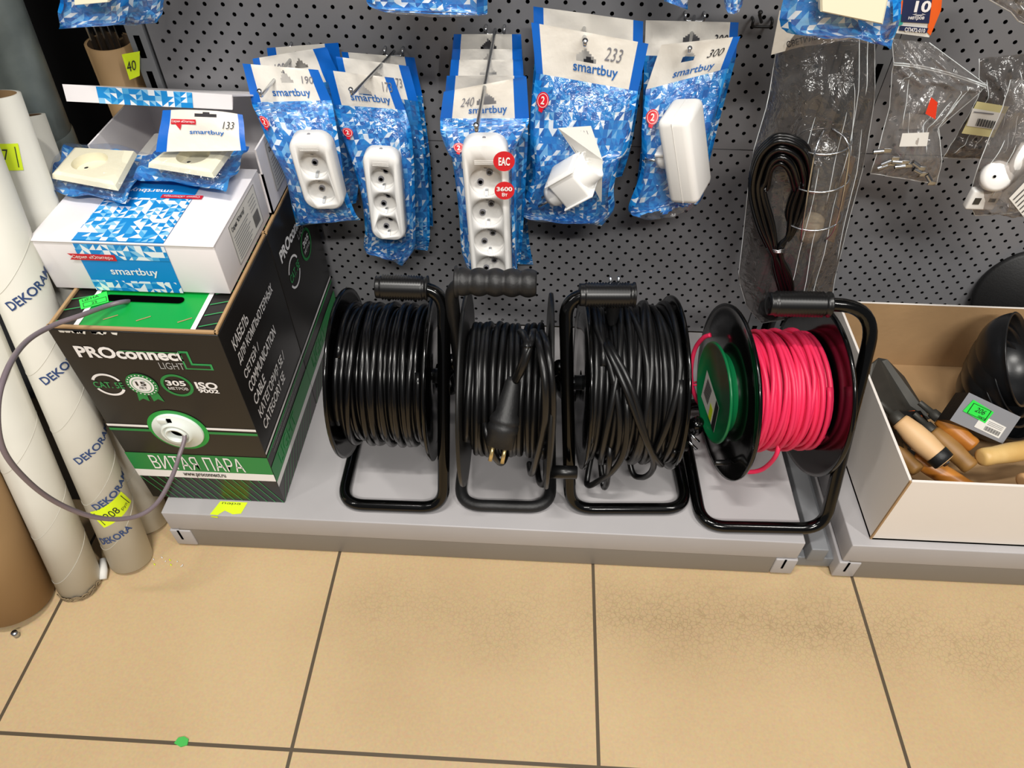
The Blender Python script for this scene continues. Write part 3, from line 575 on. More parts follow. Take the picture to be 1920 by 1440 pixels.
# ================================================================== sockets and power strips
def socket_face(mb_parent, name, c, ux, uy, uz, r, pins=((-.0095, 0), (.0095, 0)), clips=True, deep=.014, m='recess_white'):
    """insert inside a recess: cup floor, pin holes, earth clips"""
    P = lambda a, b, h: c+ux*a+uy*b+uz*h
    b = MB(); b.lathe([(0.0001, -deep+.0012), (r*.96, -deep+.0012), (r*.985, -.002)], m, c, uz, 40)
    o = b.build(name, mb_parent)
    b = MB()
    for a, q in pins: b.lathe([(.0028, 0), (.0028, .0030), (.0041, .0030), (.0041, 0)], 'pen', P(a, q, -deep+.001), uz, 20); b.lathe([(0.0001, .0028), (.0028, .0028)], 'slot', P(a, q, -deep+.001), uz, 16)
    if clips:
        for s in (-1, 1):
            q = P(0, s*r*.86, -deep*.5)
            vs = [];
            for dx in (-.0018, .0018):
                for dy, dz in ((s*.0012, .007), (-s*.0022, .002), (-s*.0012, -.006)): vs.append(q+ux*dx+uy*dy+uz*dz)
            b.add(vs, [(0, 1, 4, 3), (1, 2, 5, 4)], 'zinc')
    b.build('contact', o); return o
def strip(name, label, c, ux, uy, uz, w, h, t, n, pitch, r, first, pins, group=None, holes=True, chamf=.009, fl=None):
    """power strip: c centre of front face, ux right, uy up, uz outward"""
    e = empty(name, c, label, 'power strip', group); Mx = Matrix((ux, uy, uz)).transposed().to_4x4()
    bm = bmesh.new(); k = 10; pr = []; rad = w*.32
    for cx, cy, a0 in ((w/2-rad, h/2-rad, 0), (-w/2+rad, h/2-rad, 90), (-w/2+rad, -h/2+rad, 180), (w/2-rad, -h/2+rad, 270)):
        for j in range(k+1): q = math.radians(a0+90*j/k); pr.append((cx+rad*math.cos(q), cy+rad*math.sin(q)))
    L = [(.93, -t), (1, -t+.002), (1, -chamf), (.985, -chamf*.45), (.90, -.0008), (.86, 0)]; rings = []
    def inset(p, s): dx = (1-s)*w/2; return ((p[0]/(w/2))*(w/2-dx), (p[1]/(h/2))*(h/2-dx))
    for s, z in L: rings.append([bm.verts.new(Vector((*inset(p, s), z))) for p in pr])
    for A, B in zip(rings, rings[1:]):
        for i in range(len(pr)): bm.faces.new((A[i], A[(i+1) % len(pr)], B[(i+1) % len(pr)], B[i]))
    bm.faces.new(rings[-1]); bm.faces.new(list(reversed(rings[0])))
    for f in bm.faces: f.smooth = True
    me = bpy.data.meshes.new('body'); bm.to_mesh(me); bm.free(); me.materials.append(MATS['white_plastic'])
    o = bpy.data.objects.new('body', me); col.objects.link(o)
    cut = []
    for i in range(n):
        m_ = MB(); m_.lathe([(0.00001, .01), (r, .01), (r, -.0135), (.00001, -.0135)], 'recess_white', (0, first-i*pitch, 0), (0, 0, 1), 40); q = m_.build('cut'); 
        bmx = bmesh.new(); bmx.from_mesh(q.data); bmesh.ops.remove_doubles(bmx, verts=bmx.verts, dist=1e-5); bmesh.ops.recalc_face_normals(bmx, faces=bmx.faces); bmx.to_mesh(q.data); bmx.free(); cut.append(q)
    boolean(o, cut); o.parent = e; o.matrix_local = Mx
    md = None
    for i in range(n):
        cc = uy*(first-i*pitch); s = socket_face(e, 'socket_well', cc, ux, uy, uz, r, pins)
    b = MB(Mx); b.lathe([(0, .0004), (.0028, .0004), (.0034, -.002)], 'pen', (0, h/2-.002, -.012), (0, .25, 1), 16); b.build('cord_hole', e)
    b = MB(Mx); 
    for k in range(3): b.box((-w*.22, first+r+.004+k*.0022, .0000), (w*.22, first+r+.0046+k*.0022, .0003), 'recess_white')
    b.build('moulded_marking', e)
    return e

# ================================================================== hanging packets
def packet(name, label, rows, nh, hook=None, group=None, price=None, logo_uv=(.18, .10, .62), hole=(.5, .5), bulge=.012, dark=False, badge=None, seed=0, band=(.09, .87), detail=True, extra=None, film_on=True, hole_r=(.10, .20), show_logo=True, pen='pen', wrin=.0016):
    """rows: ((Lx,Ly),(Rx,Ry),Y[,lean]) down the packet; first nh+1 rows are the header"""
    Ls = [at(r[0][0], r[0][1], r[2]) for r in rows]; Rs = [at(r[1][0], r[1][1], r[2]) for r in rows]
    e = empty(name, (Ls[0]+Rs[0])/2, label, 'packet', group); R = rel(e)
    n = len(rows)-1
    def interp(A, t):
        t = max(0, min(n-1e-6, t)); i = int(t); f = t-i; a = A[max(i-1, 0)]; b = A[i]; c = A[i+1]; d_ = A[min(i+2, n)]
        if i == nh-1 or i == nh: 
            return b.lerp(c, f)
        return .5*((2*b)+(c-a)*f+(2*a-5*b+4*c-d_)*f*f+(3*b-a-3*c+d_)*f**3)
    wid = (Rs[0]-Ls[0]).length; hh = (((Ls[0]+Rs[0])-(Ls[nh]+Rs[nh]))/2).length; bh = sum((((Ls[i]+Rs[i])-(Ls[i+1]+Rs[i+1]))/2).length for i in range(nh, n))
    def S(u, t, off=0):
        a, b = interp(Ls, t), interp(Rs, t); p = a.lerp(b, u); tt = t/n
        wv = wrin*hnoise(u*1.1, tt*1.4, seed)*(1 if t > nh else .8)*(1 if t > .01 else .5)
        # fold ridge from the hook on the header
        if t < nh: wv += .004*math.exp(-((u-hole[0])/.09)**2)*(1-t/nh)
        return p+Vector((0, -wv-off, wv*.4+.0))
    H = MB(R)
    def hs(u, v):
        dx, dy = (u-hole[0]), (v-hole[1]); w2 = hole_r[0]*(1 if dy > 0 else max(.1, 1+dy/hole_r[1]*.95)); return abs(dx) < w2 and -hole_r[1] < dy < .07
    NU, NV = (44, 22) if detail else (16, 6)
    H.grid(lambda u, v: S(u, v*nh-.0), NU, NV, 'header_white', size=(wid, hh), skip=hs if detail else None, mfn=lambda u, v: 'blue_band' if (u < band[0] or u > band[1]) else 'header_white')
    H.build('header', e)
    B = MB(R); bm_ = 'tri_bag_shaded' if dark else 'tri_bag'
    B.grid(lambda u, v: S(u, nh+v*(n-nh), -.0016*0), 20 if detail else 10, 30 if detail else 14, bm_, size=(wid, bh)); B.build('printed_back', e)
    def FR(u, v, off=.0006):
        pr = (max(0, math.sin(PI*u))**.55)*min(1, v*3.2)*(min(1, (1-v)*6)); q = bulge*pr; ww = .0022*hnoise(u*1.6, v*2.2, seed+5)*pr
        return S(u, nh+v*(n-nh), off+q+ww)
    if film_on:
        G = MB(R); G.grid(FR, 30 if detail else 12, 40 if detail else 16, 'film', size=(wid, bh), mfn=lambda u, v: bm_ if (v > .93+.025*hnoise(u*1.3, .3, seed) or u < .05+.03*hnoise(.4, v*1.5, seed) or u > .95+.03*hnoise(.9, v*1.5, seed)) else 'film'); G.build('clear_front', e)
    hf = lambda a, b, o=.0012: S(a, (1-b)*nh, o)
    if detail:
        if show_logo:
            T = MB(R); u0, v0, w = logo_uv; ar = w*wid*.26/hh
            T.text('smartbuy', u0, v0, u0+w, v0+ar, 'logo_blue', hf, bold=.012); T.build('printed_logo', e)
        if price:
            T = MB(R); s_, x0, y0, x1, y1 = price; T.text(s_, x0, y0, x1, y1, pen, hf, shear=.3, rot=0); T.build('handwritten_price', e)
        if badge:
            T = MB(R); (bu, bv, br) = badge; f2 = lambda a, b: FR(bu+a/wid, bv-b/bh, .0016); f3 = lambda a, b: FR(bu+a/wid, bv-b/bh, .0022)
            T.ring((0, 0), 0, br, 'red_sticker', f2, n=24); T.text('2', -br*.3, -br*.45, br*.3, br*.5, 'header_white', f3, bold=.02); T.ring((0, 0), br*.78, br*.85, 'header_white', f3, n=24)
            T.poly([(-br*.45, -br*.8), (br*.35, -br*.85), (br*.1, -br*1.45), (-br*.5, -br*1.3)], 'red_sticker', f2); T.build('warranty_badge', e)
    return e, S, FR, wid, hh, bh
def hook(label, p0, p1, up=.006, r=.0021, m='steel'):
    """single prong hook from the panel p0 to tip p1 with a turned up end and a back bracket"""
    p0, p1 = Vector(p0), Vector(p1); e = empty('peg_hook', p0, label, 'hook', None); b = MB(rel(e))
    d = (p1-p0); b.tube(fillet([p0, p1+Vector((0, 0, -up)), p1], .006), r, m, 10); b.lathe([(0, 0), (r*1.3, .0005), (r*1.5, .0018), (r*1.2, .003), (0, .0034)], m, p1, (0, -.5, 1), 14); b.build('prong', e)
    b = MB(rel(e)); w = .0125
    P = [p0+Vector((-w, .008, .004)), p0+Vector((-w, -.006, .004)), p0+Vector((-w, -.006, -.004)), p0+Vector((w, -.006, -.004)), p0+Vector((w, -.006, .004)), p0+Vector((w, .008, .004))]
    b.tube(fillet(P, .004, 4), r*.9, m, 8); b.build('back_clip', e)
    return e
# group 1 : double sockets
hook('steel hook carrying the packets of double sockets', (-.347, -.004, .602), at(487, 172, -.158))
R1 = [((454, 119), (597, 131), -.105), ((472, 192), (621, 188), -.118), ((479, 209), (630, 230), -.135), ((505, 270), (640, 300), -.150), ((534, 330), (648, 351), -.155), ((549, 392), (664, 395), -.150), ((556, 423), (676, 412), -.145)]
def shift(rows, dx, dy, Y): return [((a[0]+dx, a[1]+dy), (b[0]+dx, b[1]+dy), c+Y) for a, b, c in rows]
packet('blue_packet', 'front packet holding a two-gang white socket block, marked 190', R1, 1, price=('190', .72, .55, .88, .78), logo_uv=(.30, .10, .48), hole=(.53, .40), badge=(.11, .24, .0065), seed=1, bulge=.018, band=(.12, .86), hole_r=(.08, .30))
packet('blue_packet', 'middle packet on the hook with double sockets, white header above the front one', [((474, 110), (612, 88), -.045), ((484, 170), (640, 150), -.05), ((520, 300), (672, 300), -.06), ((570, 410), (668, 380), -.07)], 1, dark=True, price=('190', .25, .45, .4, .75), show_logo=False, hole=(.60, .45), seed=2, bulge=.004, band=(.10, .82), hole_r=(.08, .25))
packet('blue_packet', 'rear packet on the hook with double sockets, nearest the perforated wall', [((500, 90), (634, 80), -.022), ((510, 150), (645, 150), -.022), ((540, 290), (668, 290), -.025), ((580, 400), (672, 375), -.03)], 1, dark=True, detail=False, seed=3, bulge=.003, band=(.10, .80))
# group 2
hook('steel hook carrying the packets of narrow triple sockets', (-.215, -.004, .600), at(658, 169, -.150))
R2 = [((610, 131), (738, 146), -.085), ((625, 196), (760, 206), -.09), ((640, 246), (770, 240), -.10), ((662, 310), (776, 300), -.11), ((678, 369), (778, 360), -.115), ((684, 430), (779, 430), -.115), ((684, 468), (777, 466), -.11), ((712, 478), (754, 498), -.108)]
packet('blue_packet', 'front packet holding a three-gang white socket block, left of the long one', R2, 1, price=('173', .78, .55, .93, .85), logo_uv=(.28, .12, .56), hole=(.50, .55), badge=(.11, .16, .0068), seed=4, bulge=.017, band=(.11, .86), hole_r=(.09, .25))
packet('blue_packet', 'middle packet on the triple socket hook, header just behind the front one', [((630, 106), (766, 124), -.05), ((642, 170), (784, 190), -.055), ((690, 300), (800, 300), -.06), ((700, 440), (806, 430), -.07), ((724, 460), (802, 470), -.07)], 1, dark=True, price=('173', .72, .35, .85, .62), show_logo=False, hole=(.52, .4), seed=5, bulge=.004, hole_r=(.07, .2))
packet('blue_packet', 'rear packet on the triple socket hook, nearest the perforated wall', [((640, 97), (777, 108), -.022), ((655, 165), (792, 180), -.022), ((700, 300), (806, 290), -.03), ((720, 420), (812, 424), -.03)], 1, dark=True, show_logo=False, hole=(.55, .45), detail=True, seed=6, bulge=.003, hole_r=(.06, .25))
# group 3
hook('long steel hook with five packets of four-gang sockets', (-.0735, -.004, .632), at(893, 236, -.285), r=.0023)
R3 = [((832, 172), (987, 143), -.175), ((825, 222), (992, 222), -.178), ((826, 246), (991, 232), -.185), ((838, 282), (968, 274), -.19), ((848, 300), (968, 300), -.19), ((860, 393), (968, 393), -.195), ((866, 470), (969, 470), -.195), ((882, 514), (970, 512), -.19)]
packet('blue_packet', 'front packet holding the long four-gang white socket block marked 3600', R3, 1, price=('240', .22, .40, .38, .68), logo_uv=(.32, .10, .44), hole=(.52, .52), badge=(.21, .26, .0068), seed=7, bulge=.024, band=(.14, .84), hole_r=(.12, .28))
for k, (dy, Y, hd, pr) in enumerate(((-18, -.135, 'second', None), (-52, -.095, 'third', None), (-78, -.055, 'fourth', ('220', .72, .35, .92, .6)), (-104, -.02, 'rearmost', ('220', .72, .3, .92, .55)))):
    xl = (838, 846, 849, 851)[k]; xr = (984, 980, 978, 977)[k]; y0 = (142, 112, 92, 64)[k]
    bot = [((868, 440), (980, 440), Y), ((884, 500), (975, 494), Y)] if k != 3 else [((880, 440), (992, 450), Y), ((900, 490), (1000, 496), Y)]
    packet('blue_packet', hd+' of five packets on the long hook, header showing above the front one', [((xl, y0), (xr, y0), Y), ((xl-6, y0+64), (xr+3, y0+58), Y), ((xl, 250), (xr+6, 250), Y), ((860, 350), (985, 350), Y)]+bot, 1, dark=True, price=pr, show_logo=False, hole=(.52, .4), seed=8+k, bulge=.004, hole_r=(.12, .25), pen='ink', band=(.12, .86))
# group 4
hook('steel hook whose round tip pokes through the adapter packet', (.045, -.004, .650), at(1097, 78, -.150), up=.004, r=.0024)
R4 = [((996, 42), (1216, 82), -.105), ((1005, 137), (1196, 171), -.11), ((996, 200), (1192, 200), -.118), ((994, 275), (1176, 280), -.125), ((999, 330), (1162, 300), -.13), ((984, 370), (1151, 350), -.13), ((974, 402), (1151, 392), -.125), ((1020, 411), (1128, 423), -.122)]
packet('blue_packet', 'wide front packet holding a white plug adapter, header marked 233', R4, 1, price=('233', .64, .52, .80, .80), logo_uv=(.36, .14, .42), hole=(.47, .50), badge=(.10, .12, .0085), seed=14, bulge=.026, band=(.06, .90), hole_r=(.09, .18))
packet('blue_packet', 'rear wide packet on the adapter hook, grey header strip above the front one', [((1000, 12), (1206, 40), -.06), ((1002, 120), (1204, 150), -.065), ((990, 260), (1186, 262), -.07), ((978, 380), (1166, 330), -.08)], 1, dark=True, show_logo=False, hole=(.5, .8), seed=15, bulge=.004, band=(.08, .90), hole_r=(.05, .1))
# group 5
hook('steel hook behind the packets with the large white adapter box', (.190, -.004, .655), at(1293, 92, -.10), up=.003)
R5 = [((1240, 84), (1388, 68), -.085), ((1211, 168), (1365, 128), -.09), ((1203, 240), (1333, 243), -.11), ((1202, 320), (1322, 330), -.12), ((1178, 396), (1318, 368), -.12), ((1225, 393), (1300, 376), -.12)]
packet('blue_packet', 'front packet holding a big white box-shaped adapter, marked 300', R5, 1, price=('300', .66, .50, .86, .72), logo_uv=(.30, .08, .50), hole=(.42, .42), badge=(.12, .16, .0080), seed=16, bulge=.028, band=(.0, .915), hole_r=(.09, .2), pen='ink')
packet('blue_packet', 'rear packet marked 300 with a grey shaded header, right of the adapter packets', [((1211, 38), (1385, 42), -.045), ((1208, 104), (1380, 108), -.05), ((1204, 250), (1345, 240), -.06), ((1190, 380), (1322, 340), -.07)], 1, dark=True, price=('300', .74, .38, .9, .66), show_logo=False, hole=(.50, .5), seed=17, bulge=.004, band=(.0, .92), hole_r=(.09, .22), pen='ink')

def frame_from(px_tl, px_tr, px_bl, Y0, Y1):
    a, b, c = at(*px_tl, Y0), at(*px_tr, Y0), at(*px_bl, Y1); ux = (b-a).normalized(); uy = (a-c); uy = (uy-ux*uy.dot(ux)).normalized(); return a, b, c, ux, uy, ux.cross(uy)
# two-gang
def place_strip(name, label, tl, tr, bl, Y0, Y1, t, n, pins, fill, rr, group=None, fy=0.0):
    a, b, c, ux, uy, uz = frame_from(tl, tr, bl, Y0, Y1); w = (b-a).length; h = abs((a-c).dot(uy)); cen = a+ux*(w/2)-uy*(h/2)
    pitch = fill*h/n; first = pitch*(n-1)/2-fy*h
    return strip(name, label, cen, ux, uy, uz, w, h, t, n, pitch, rr, first, pins), cen, ux, uy, uz, w, h
place_strip('power_strip', 'short white two-gang socket block in the leftmost front packet', (534, 262), (614, 262), (556, 395), -.186, -.180, .026, 2, ((-.001, -.001),), .74, .0185, fy=.04)
place_strip('power_strip', 'narrow white three-gang socket block in the second front packet', (676, 286), (746, 290), (689, 450), -.148, -.148, .024, 3, ((-.004, -.006), (.004, .008)), .82, .0165, fy=.05)
e4, c4, ux, uy, uz, w4, h4 = place_strip('power_strip', 'long white four-gang socket block in the middle packet', (862, 268), (950, 268), (880, 535), -.225, -.225, .028, 4, ((-.0075, -.006), (.0045, .0075)), .83, .0205, fy=.055)
# stickers on the front film
def sticker(txts, c, r, label):
    o = at(c[0], c[1], -.262); e = MB(); f = lambda a, b: o+ux*a+Vector((0, 0, 1))*b+Vector((0, -.001, 0)); f2 = lambda a, b: f(a, b)+Vector((0, -.0006, 0)); f0 = lambda a, b: f(a, b)+Vector((0, .0006, 0))
    e.ring((0, 0), 0, r, 'red_sticker', f, n=32); e.ring((0, 0), 0, r, 'red_sticker', f0, n=32)
    for t, x0, y0, x1, y1 in txts: e.text(t, x0*r, y0*r, x1*r, y1*r, 'white_print', f2, bold=.03)
    tag(e.build('round_sticker'), label, 'sticker')
sticker([('EAC', -.5, -.4, .55, .45)], (945, 302), .0125, 'round red sticker reading EAC on the long socket packet')
sticker([('3600', -.78, -.02, .78, .48), ('Вт', -.25, -.6, .3, -.2)], (946, 357), .0120, 'round red sticker reading 3600 on the long socket packet')

# plug adapter (group 4)
def dir_frame(c, px2, Y2): 
    d = (at(*px2, Y2)-c).normalized(); return d
c = at(1072, 340, -.165); e = empty('plug_adapter', c, 'white plug adapter with round outlet inside the wide front packet', 'adapter')
ax = (at(1120, 320, -.185)-at(1030, 370, -.165)).normalized(); up = Vector((.35, -.2, 1)); up = (up-ax*up.dot(ax)).normalized(); sd = ax.cross(up)
Mx = Matrix((ax, sd, up)).transposed().to_4x4()
b = MB(Mx); b.box((-.021, -.021, -.024), (.021, .021, .024), 'white_plastic', .004); b.box((-.024, -.023, .019), (.024, .023, .0215), 'white_plastic', .001); b.box((-.024, -.023, -.0235), (.024, .023, -.021), 'white_plastic', .001); b.build('body', e)
b = MB(Mx); b.lathe([(.0205, .0), (.0205, .031), (.0192, .032), (.018, .031), (.018, .018), (.0001, .018)], 'white_plastic', (.006, 0, 0), (1, -.25, .1), 40); b.build('outlet', e)
b = MB(Mx); b.lathe([(.017, -.018), (.017, -.034), (.0145, -.041), (.0001, -.041)], 'white_plastic', (0, 0, -.004), (1, 0, 0), 32); b.build('plug_body', e)
for s in (-1, 1): b = MB(Mx); b.tube([(-.040, s*.0095, -.004), (-.060, s*.0095, -.004)], .0021, 'steel', 10); b.build('pin', e)
# leaflet
L_ = [at(1046, 240, -.150), at(1108, 236, -.150), at(1130, 300, -.160), at(1128, 380, -.155), at(1080, 290, -.145)]
m = MB(); m.add([L_[0], L_[1], L_[2], L_[3], L_[4]], [(0, 4, 2, 1), (4, 3, 2)], 'pale_label')
for k in range(9):
    a = L_[0].lerp(L_[1], .1+k*.09); b_ = L_[4].lerp(L_[2], .05+k*.09); o = Vector((0, -.0008, 0)); a2 = a.lerp(b_, .12)+o; b2 = a.lerp(b_, .9)+o; w = Vector((.0007, 0, 0)); m.add([a2, a2+w, b2+w, b2], [(0, 3, 2, 1)], 'pen')
tag(m.build('leaflet'), 'folded white paper leaflet above the plug adapter in its packet', 'leaflet')
# big adapter box (group 5)
a, b_, c_ = at(1252, 200, -.150), at(1308, 196, -.150), at(1277, 372, -.150)
c = (at(1248, 205, -.14)+at(1320, 360, -.14))/2; e = empty('box_adapter', c, 'large rounded white adapter box with side plug in the packet marked 300', 'adapter')
uz_ = Vector((.16, .0, 1)).normalized(); uz_ = (at(1262, 190, -.15)-at(1287, 368, -.15)).normalized(); ux_ = Vector((.88, -.42, 0)); ux_ = (ux_-uz_*ux_.dot(uz_)).normalized(); uy_ = uz_.cross(ux_)
Mx = Matrix((ux_, uy_, uz_)).transposed().to_4x4()
b = MB(Mx); b.box((-.021, -.03, -.062), (.021, .03, .062), 'white_plastic', .009); b.build('body', e)
b = MB(Mx); b.box((-.0004, -.0304, -.058), (.0002, .0304, .058), 'recess_white'); b.box((-.0004, -.02, .0618), (.0002, .02, .0623), 'recess_white'); b.build('seam', e)
b = MB(Mx); b.lathe([(.0165, 0), (.0165, .012), (.013, .018), (.0001, .018)], 'white_plastic', (-.020, 0, -.006), (-1, 0, 0), 24); b.box((-.036, -.0175, .0035), (-.021, .0175, .0075), 'white_plastic', .001); b.build('plug_body', e)
for s in (-1, 1): b = MB(Mx); b.tube([(-.037, s*.0095, -.006), (-.056, s*.0095, -.006)], .0021, 'steel', 10); b.build('pin', e)

# small packets cut by the top edge of the picture
def top_packet(label, rows, seed, plate=None, **k):
    e, S, FR, wid, hh, bh = packet('blue_packet', label, rows, 1, show_logo=False, detail=False, seed=seed, bulge=.014, wrin=.004, **k)
    return e
top_packet('blue packet with a cream switch, cut off by the top left corner of the photo', [((108, -160), (250, -160), -.20), ((106, -110), (252, -110), -.20), ((108, -40), (246, -40), -.20), ((112, 20), (240, 15), -.20), ((112, 54), (236, 46), -.20)], 21)
top_packet('blue packet half behind the cream switch packet at the top left', [((190, -160), (320, -160), -.15), ((190, -110), (322, -110), -.15), ((200, -40), (318, -40), -.15), ((210, 20), (305, 10), -.15), ((240, 48), (298, 42), -.15)], 22, dark=True)
top_packet('blue packet at the top edge between the double and long socket packets', [((690, -180), (910, -180), -.20), ((688, -130), (912, -130), -.20), ((686, -60), (914, -60), -.20), ((690, 8), (914, 16), -.20), ((735, 20), (912, 27), -.20)], 23)
top_packet('narrow corner of a blue packet hanging at the top above the marked 300 packets', [((1230, -160), (1300, -160), -.13), ((1230, -110), (1300, -110), -.13), ((1236, -40), (1294, -40), -.13), ((1246, 2), (1288, 18), -.13)], 24)
top_packet('blue packet tip at the top edge right of the marked 300 packets', [((1340, -160), (1410, -160), -.17), ((1342, -110), (1408, -110), -.17), ((1350, -40), (1400, -40), -.17), ((1358, 5), (1391, 10), -.17), ((1364, 25), (1380, 22), -.17)], 25)
top_packet('large blue packet with a white wall plate at the top right', [((1470, -160), (1690, -160), -.215), ((1472, -110), (1692, -110), -.215), ((1476, -40), (1690, -30), -.215), ((1470, 58), (1684, 44), -.215), ((1610, 66), (1670, 92), -.213)], 26)
# cream / white plates in those
def plate(c, pts, Y, m, label, name='wall_plate'):
    b = MB(); P = [at(x, y, Y) for x, y in pts]; o = Vector((0, .009, 0)); i0 = [p.lerp(sum(P, Vector())/4, .06)+Vector((0, -.002, 0)) for p in P]
    b.add(P+i0+[p+o for p in P], [(4, 5, 6, 7)]+[(i, (i+1) % 4, 4+(i+1) % 4, 4+i) for i in range(4)]+[(8+i, 8+(i+1) % 4, (i+1) % 4, i) for i in range(4)]+[(8, 9, 10, 11)], m)
    tag(b.build(name), label, 'wall plate')
plate(0, [(135, -60), (205, -60), (205, 4), (140, 10)], -.222, 'cream_plastic', 'cream switch plate in the packet at the top left corner')
plate(0, [(1535, -90), (1680, -70), (1655, 46), (1538, 22)], -.235, 'cream_plastic', 'off-white wall plate in the large packet at the top right')

# card "10 метров"
m = MB(); Yc = -.17; P = lambda x, y, o=0: at(x, y, Yc)+Vector((0, -o, 0))
m.add([P(1690, -120), P(1775, -110), P(1765, 15), P(1742, 70), P(1680, 62), P(1676, 40)], [(0, 5, 4, 3, 2, 1)], 'pale_label')
m.add([P(1682, -120, .001), P(1708, -110, .001), P(1692, 45, .001), P(1680, 50, .001)], [(0, 3, 2, 1)], 'teal'); m.add([P(1757, -110, .001), P(1776, -110, .001), P(1764, 18, .001), P(1744, 66, .001), P(1738, 60, .001)], [(0, 4, 3, 2, 1)], 'orange')
m.add([P(1690, 0, .0014), P(1698, 0, .0014), P(1692, 28, .0014), P(1684, 22, .0014)], [(0, 3, 2, 1)], 'orange')
m.add([P(1706, -120, .0015), P(1762, -120, .0015), P(1741, 43, .0015), P(1688, 40, .0015)], [(0, 3, 2, 1)], 'navy'); m.add([P(1687, 47, .0015), P(1740, 52, .0015), P(1736, 61, .0015), P(1684, 56, .0015)], [(0, 3, 2, 1)], 'navy')
q0, q1, q2 = P(1712, 22, .002), P(1742, 22, .002), P(1717, 0, .002); fn = lambda a, b: q0.lerp(q1, a)+(q2-q0)*b
m.text('10', 0, 0, 1, 1, 'white_print', fn, bold=.03); m.text('метров', -.25, -.7, .75, -.35, 'white_print', fn, bold=.02); m.text('↔', -.05, -.3, .8, -.1, 'white_print', fn)
q3, q4, q5 = P(1695, 58, .002), P(1733, 60, .002), P(1696, 50, .002); m.text('СП472-010', 0, 0, 1, 1, 'white_print', lambda a, b: q3.lerp(q4, a)+(q5-q3)*b, bold=.02)
tag(m.build('cable_card'), 'orange and navy card reading 10 metres at the top edge', 'card')

# ---- clear bags on the right
def clear_bag(name, label, rows, m='film_hazy', bulge=.02, seed=0, back=True, nu=26, nv=40, wr=.004, parts=None, cat='bag'):
    Ls = [at(r[0][0], r[0][1], r[2]) for r in rows]; Rs = [at(r[1][0], r[1][1], r[2]) for r in rows]; n = len(rows)-1
    e = empty(name, (Ls[0]+Rs[0])/2, label, cat); R = rel(e)
    def S(u, v, off=0, s=1):
        t = min(v*n, n-1e-6); i = int(t); f = t-i; a = Ls[i].lerp(Ls[i+1], f); b = Rs[i].lerp(Rs[i+1], f); p = a.lerp(b, u); pr = max(0, math.sin(PI*u))**.6*min(1, v*4+.12)*min(1, (1-v)*5)
        q = s*bulge*pr+wr*hnoise(u*1.4+seed, v*2, seed+s)*(pr+.25)+.0022*math.sin(u*40+5*math.sin(v*3+seed))*pr; return p+Vector((0, -q-off, 0))
    b = MB(R); b.grid(lambda u, v: S(u, v, .0005), nu, nv, m); b.build('front_sheet', e)
    if back: b = MB(R); b.grid(lambda u, v: S(u, v, -.0005, -.25), nu, nv, m); b.build('back_sheet', e)
    b = MB(R); b.tube([S(0, k/20) for k in range(21)], .0006, 'glass_clear', 5).tube([S(1, k/20) for k in range(21)], .0006, 'glass_clear', 5).tube([S(k/12, 1) for k in range(13)], .0006, 'glass_clear', 5); b.build('welded_edge', e)
    b = MB(R); g = random.Random(seed+50)
    for k in range(9 if nu > 20 else 4):
        u0, v0 = g.uniform(.08, .92), g.uniform(.05, .6); du, L_ = g.uniform(-.12, .12), g.uniform(.15, .38); b.tube([S(min(.97, max(.03, u0+du*t/10)), min(.97, v0+L_*t/10), .0012) for t in range(11)], [.0001]+[.00045]*9+[.0001], 'glass_clear', 5)
    b.build('highlight_streaks', e)  # thin pale tubes imitating streaks of highlight along the film's creases
    return e, S
RL_ = [((1478, 10), (1640, 12), -.10), ((1455, 98), (1640, 98), -.10), ((1440, 190), (1640, 180), -.11), ((1408, 300), (1622, 300), -.12), ((1396, 420), (1590, 420), -.13), ((1384, 520), (1565, 520), -.13), ((1400, 575), (1560, 560), -.13), ((1428, 606), (1520, 590), -.13)]
e, S = clear_bag('lamp_bag', 'tall clear bag holding a caged work lamp with black cable, above the pink reel', RL_, 'film_smoke', .045, 3)
b = MB(rel(e)); Hq = [at(1462, 20, -.112), at(1640, 20, -.112), at(1640, 62, -.112), at(1560, 80, -.112), at(1500, 88, -.112), at(1446, 103, -.112)]
b.add(Hq, [(0, 5, 4, 3, 2, 1)], 'header_white'); b.add([q+Vector((0, .001, 0)) for q in Hq], [(0, 1, 2, 3, 4, 5)], 'header_white')
q0, q1, q2 = at(1476, 90, -.1145), at(1560, 66, -.1145), at(1474, 78, -.1145); b.text('СВЕТИЛЬНИК', 0, 0, 1, 1, 'ink', lambda a, b_: q0.lerp(q1, a)+(q2-q0)*b_, bold=.02); b.build('header', e)
hook('dark empty hook between the marked 300 packets and the lamp bag', (.279, -.004, .650), at(1425, 25, -.045), up=.002, m='matte_black')
# lamp
lt, lb_ = at(1548, 245, -.15), at(1518, 425, -.15); e = empty('work_lamp', lb_, 'hand lamp with a chrome wire cage and clear tube inside the tall bag', 'lamp'); R = rel(e)
ax = (lt-lb_).normalized(); s1 = Vector((1, 0, 0)); s1 = (s1-ax*s1.dot(ax)).normalized(); s2 = ax.cross(s1); Lr = (lt-lb_).length; rc = .038
C_ = lambda a, b, h: lb_+s1*a+s2*b+ax*h
b = MB(R)
for k in range(5):
    q = PI*2*k/5+.4; P = [C_(rc*.7*math.cos(q), rc*.7*math.sin(q), -.012), C_(rc*math.cos(q), rc*math.sin(q), .02), C_(rc*math.cos(q), rc*math.sin(q), Lr*.8), C_(rc*.75*math.cos(q), rc*.75*math.sin(q), Lr*.98), C_(rc*.2*math.cos(q), rc*.2*math.sin(q), Lr*1.04)]; b.tube(spline(P, 6), .0013, 'steel', 8)
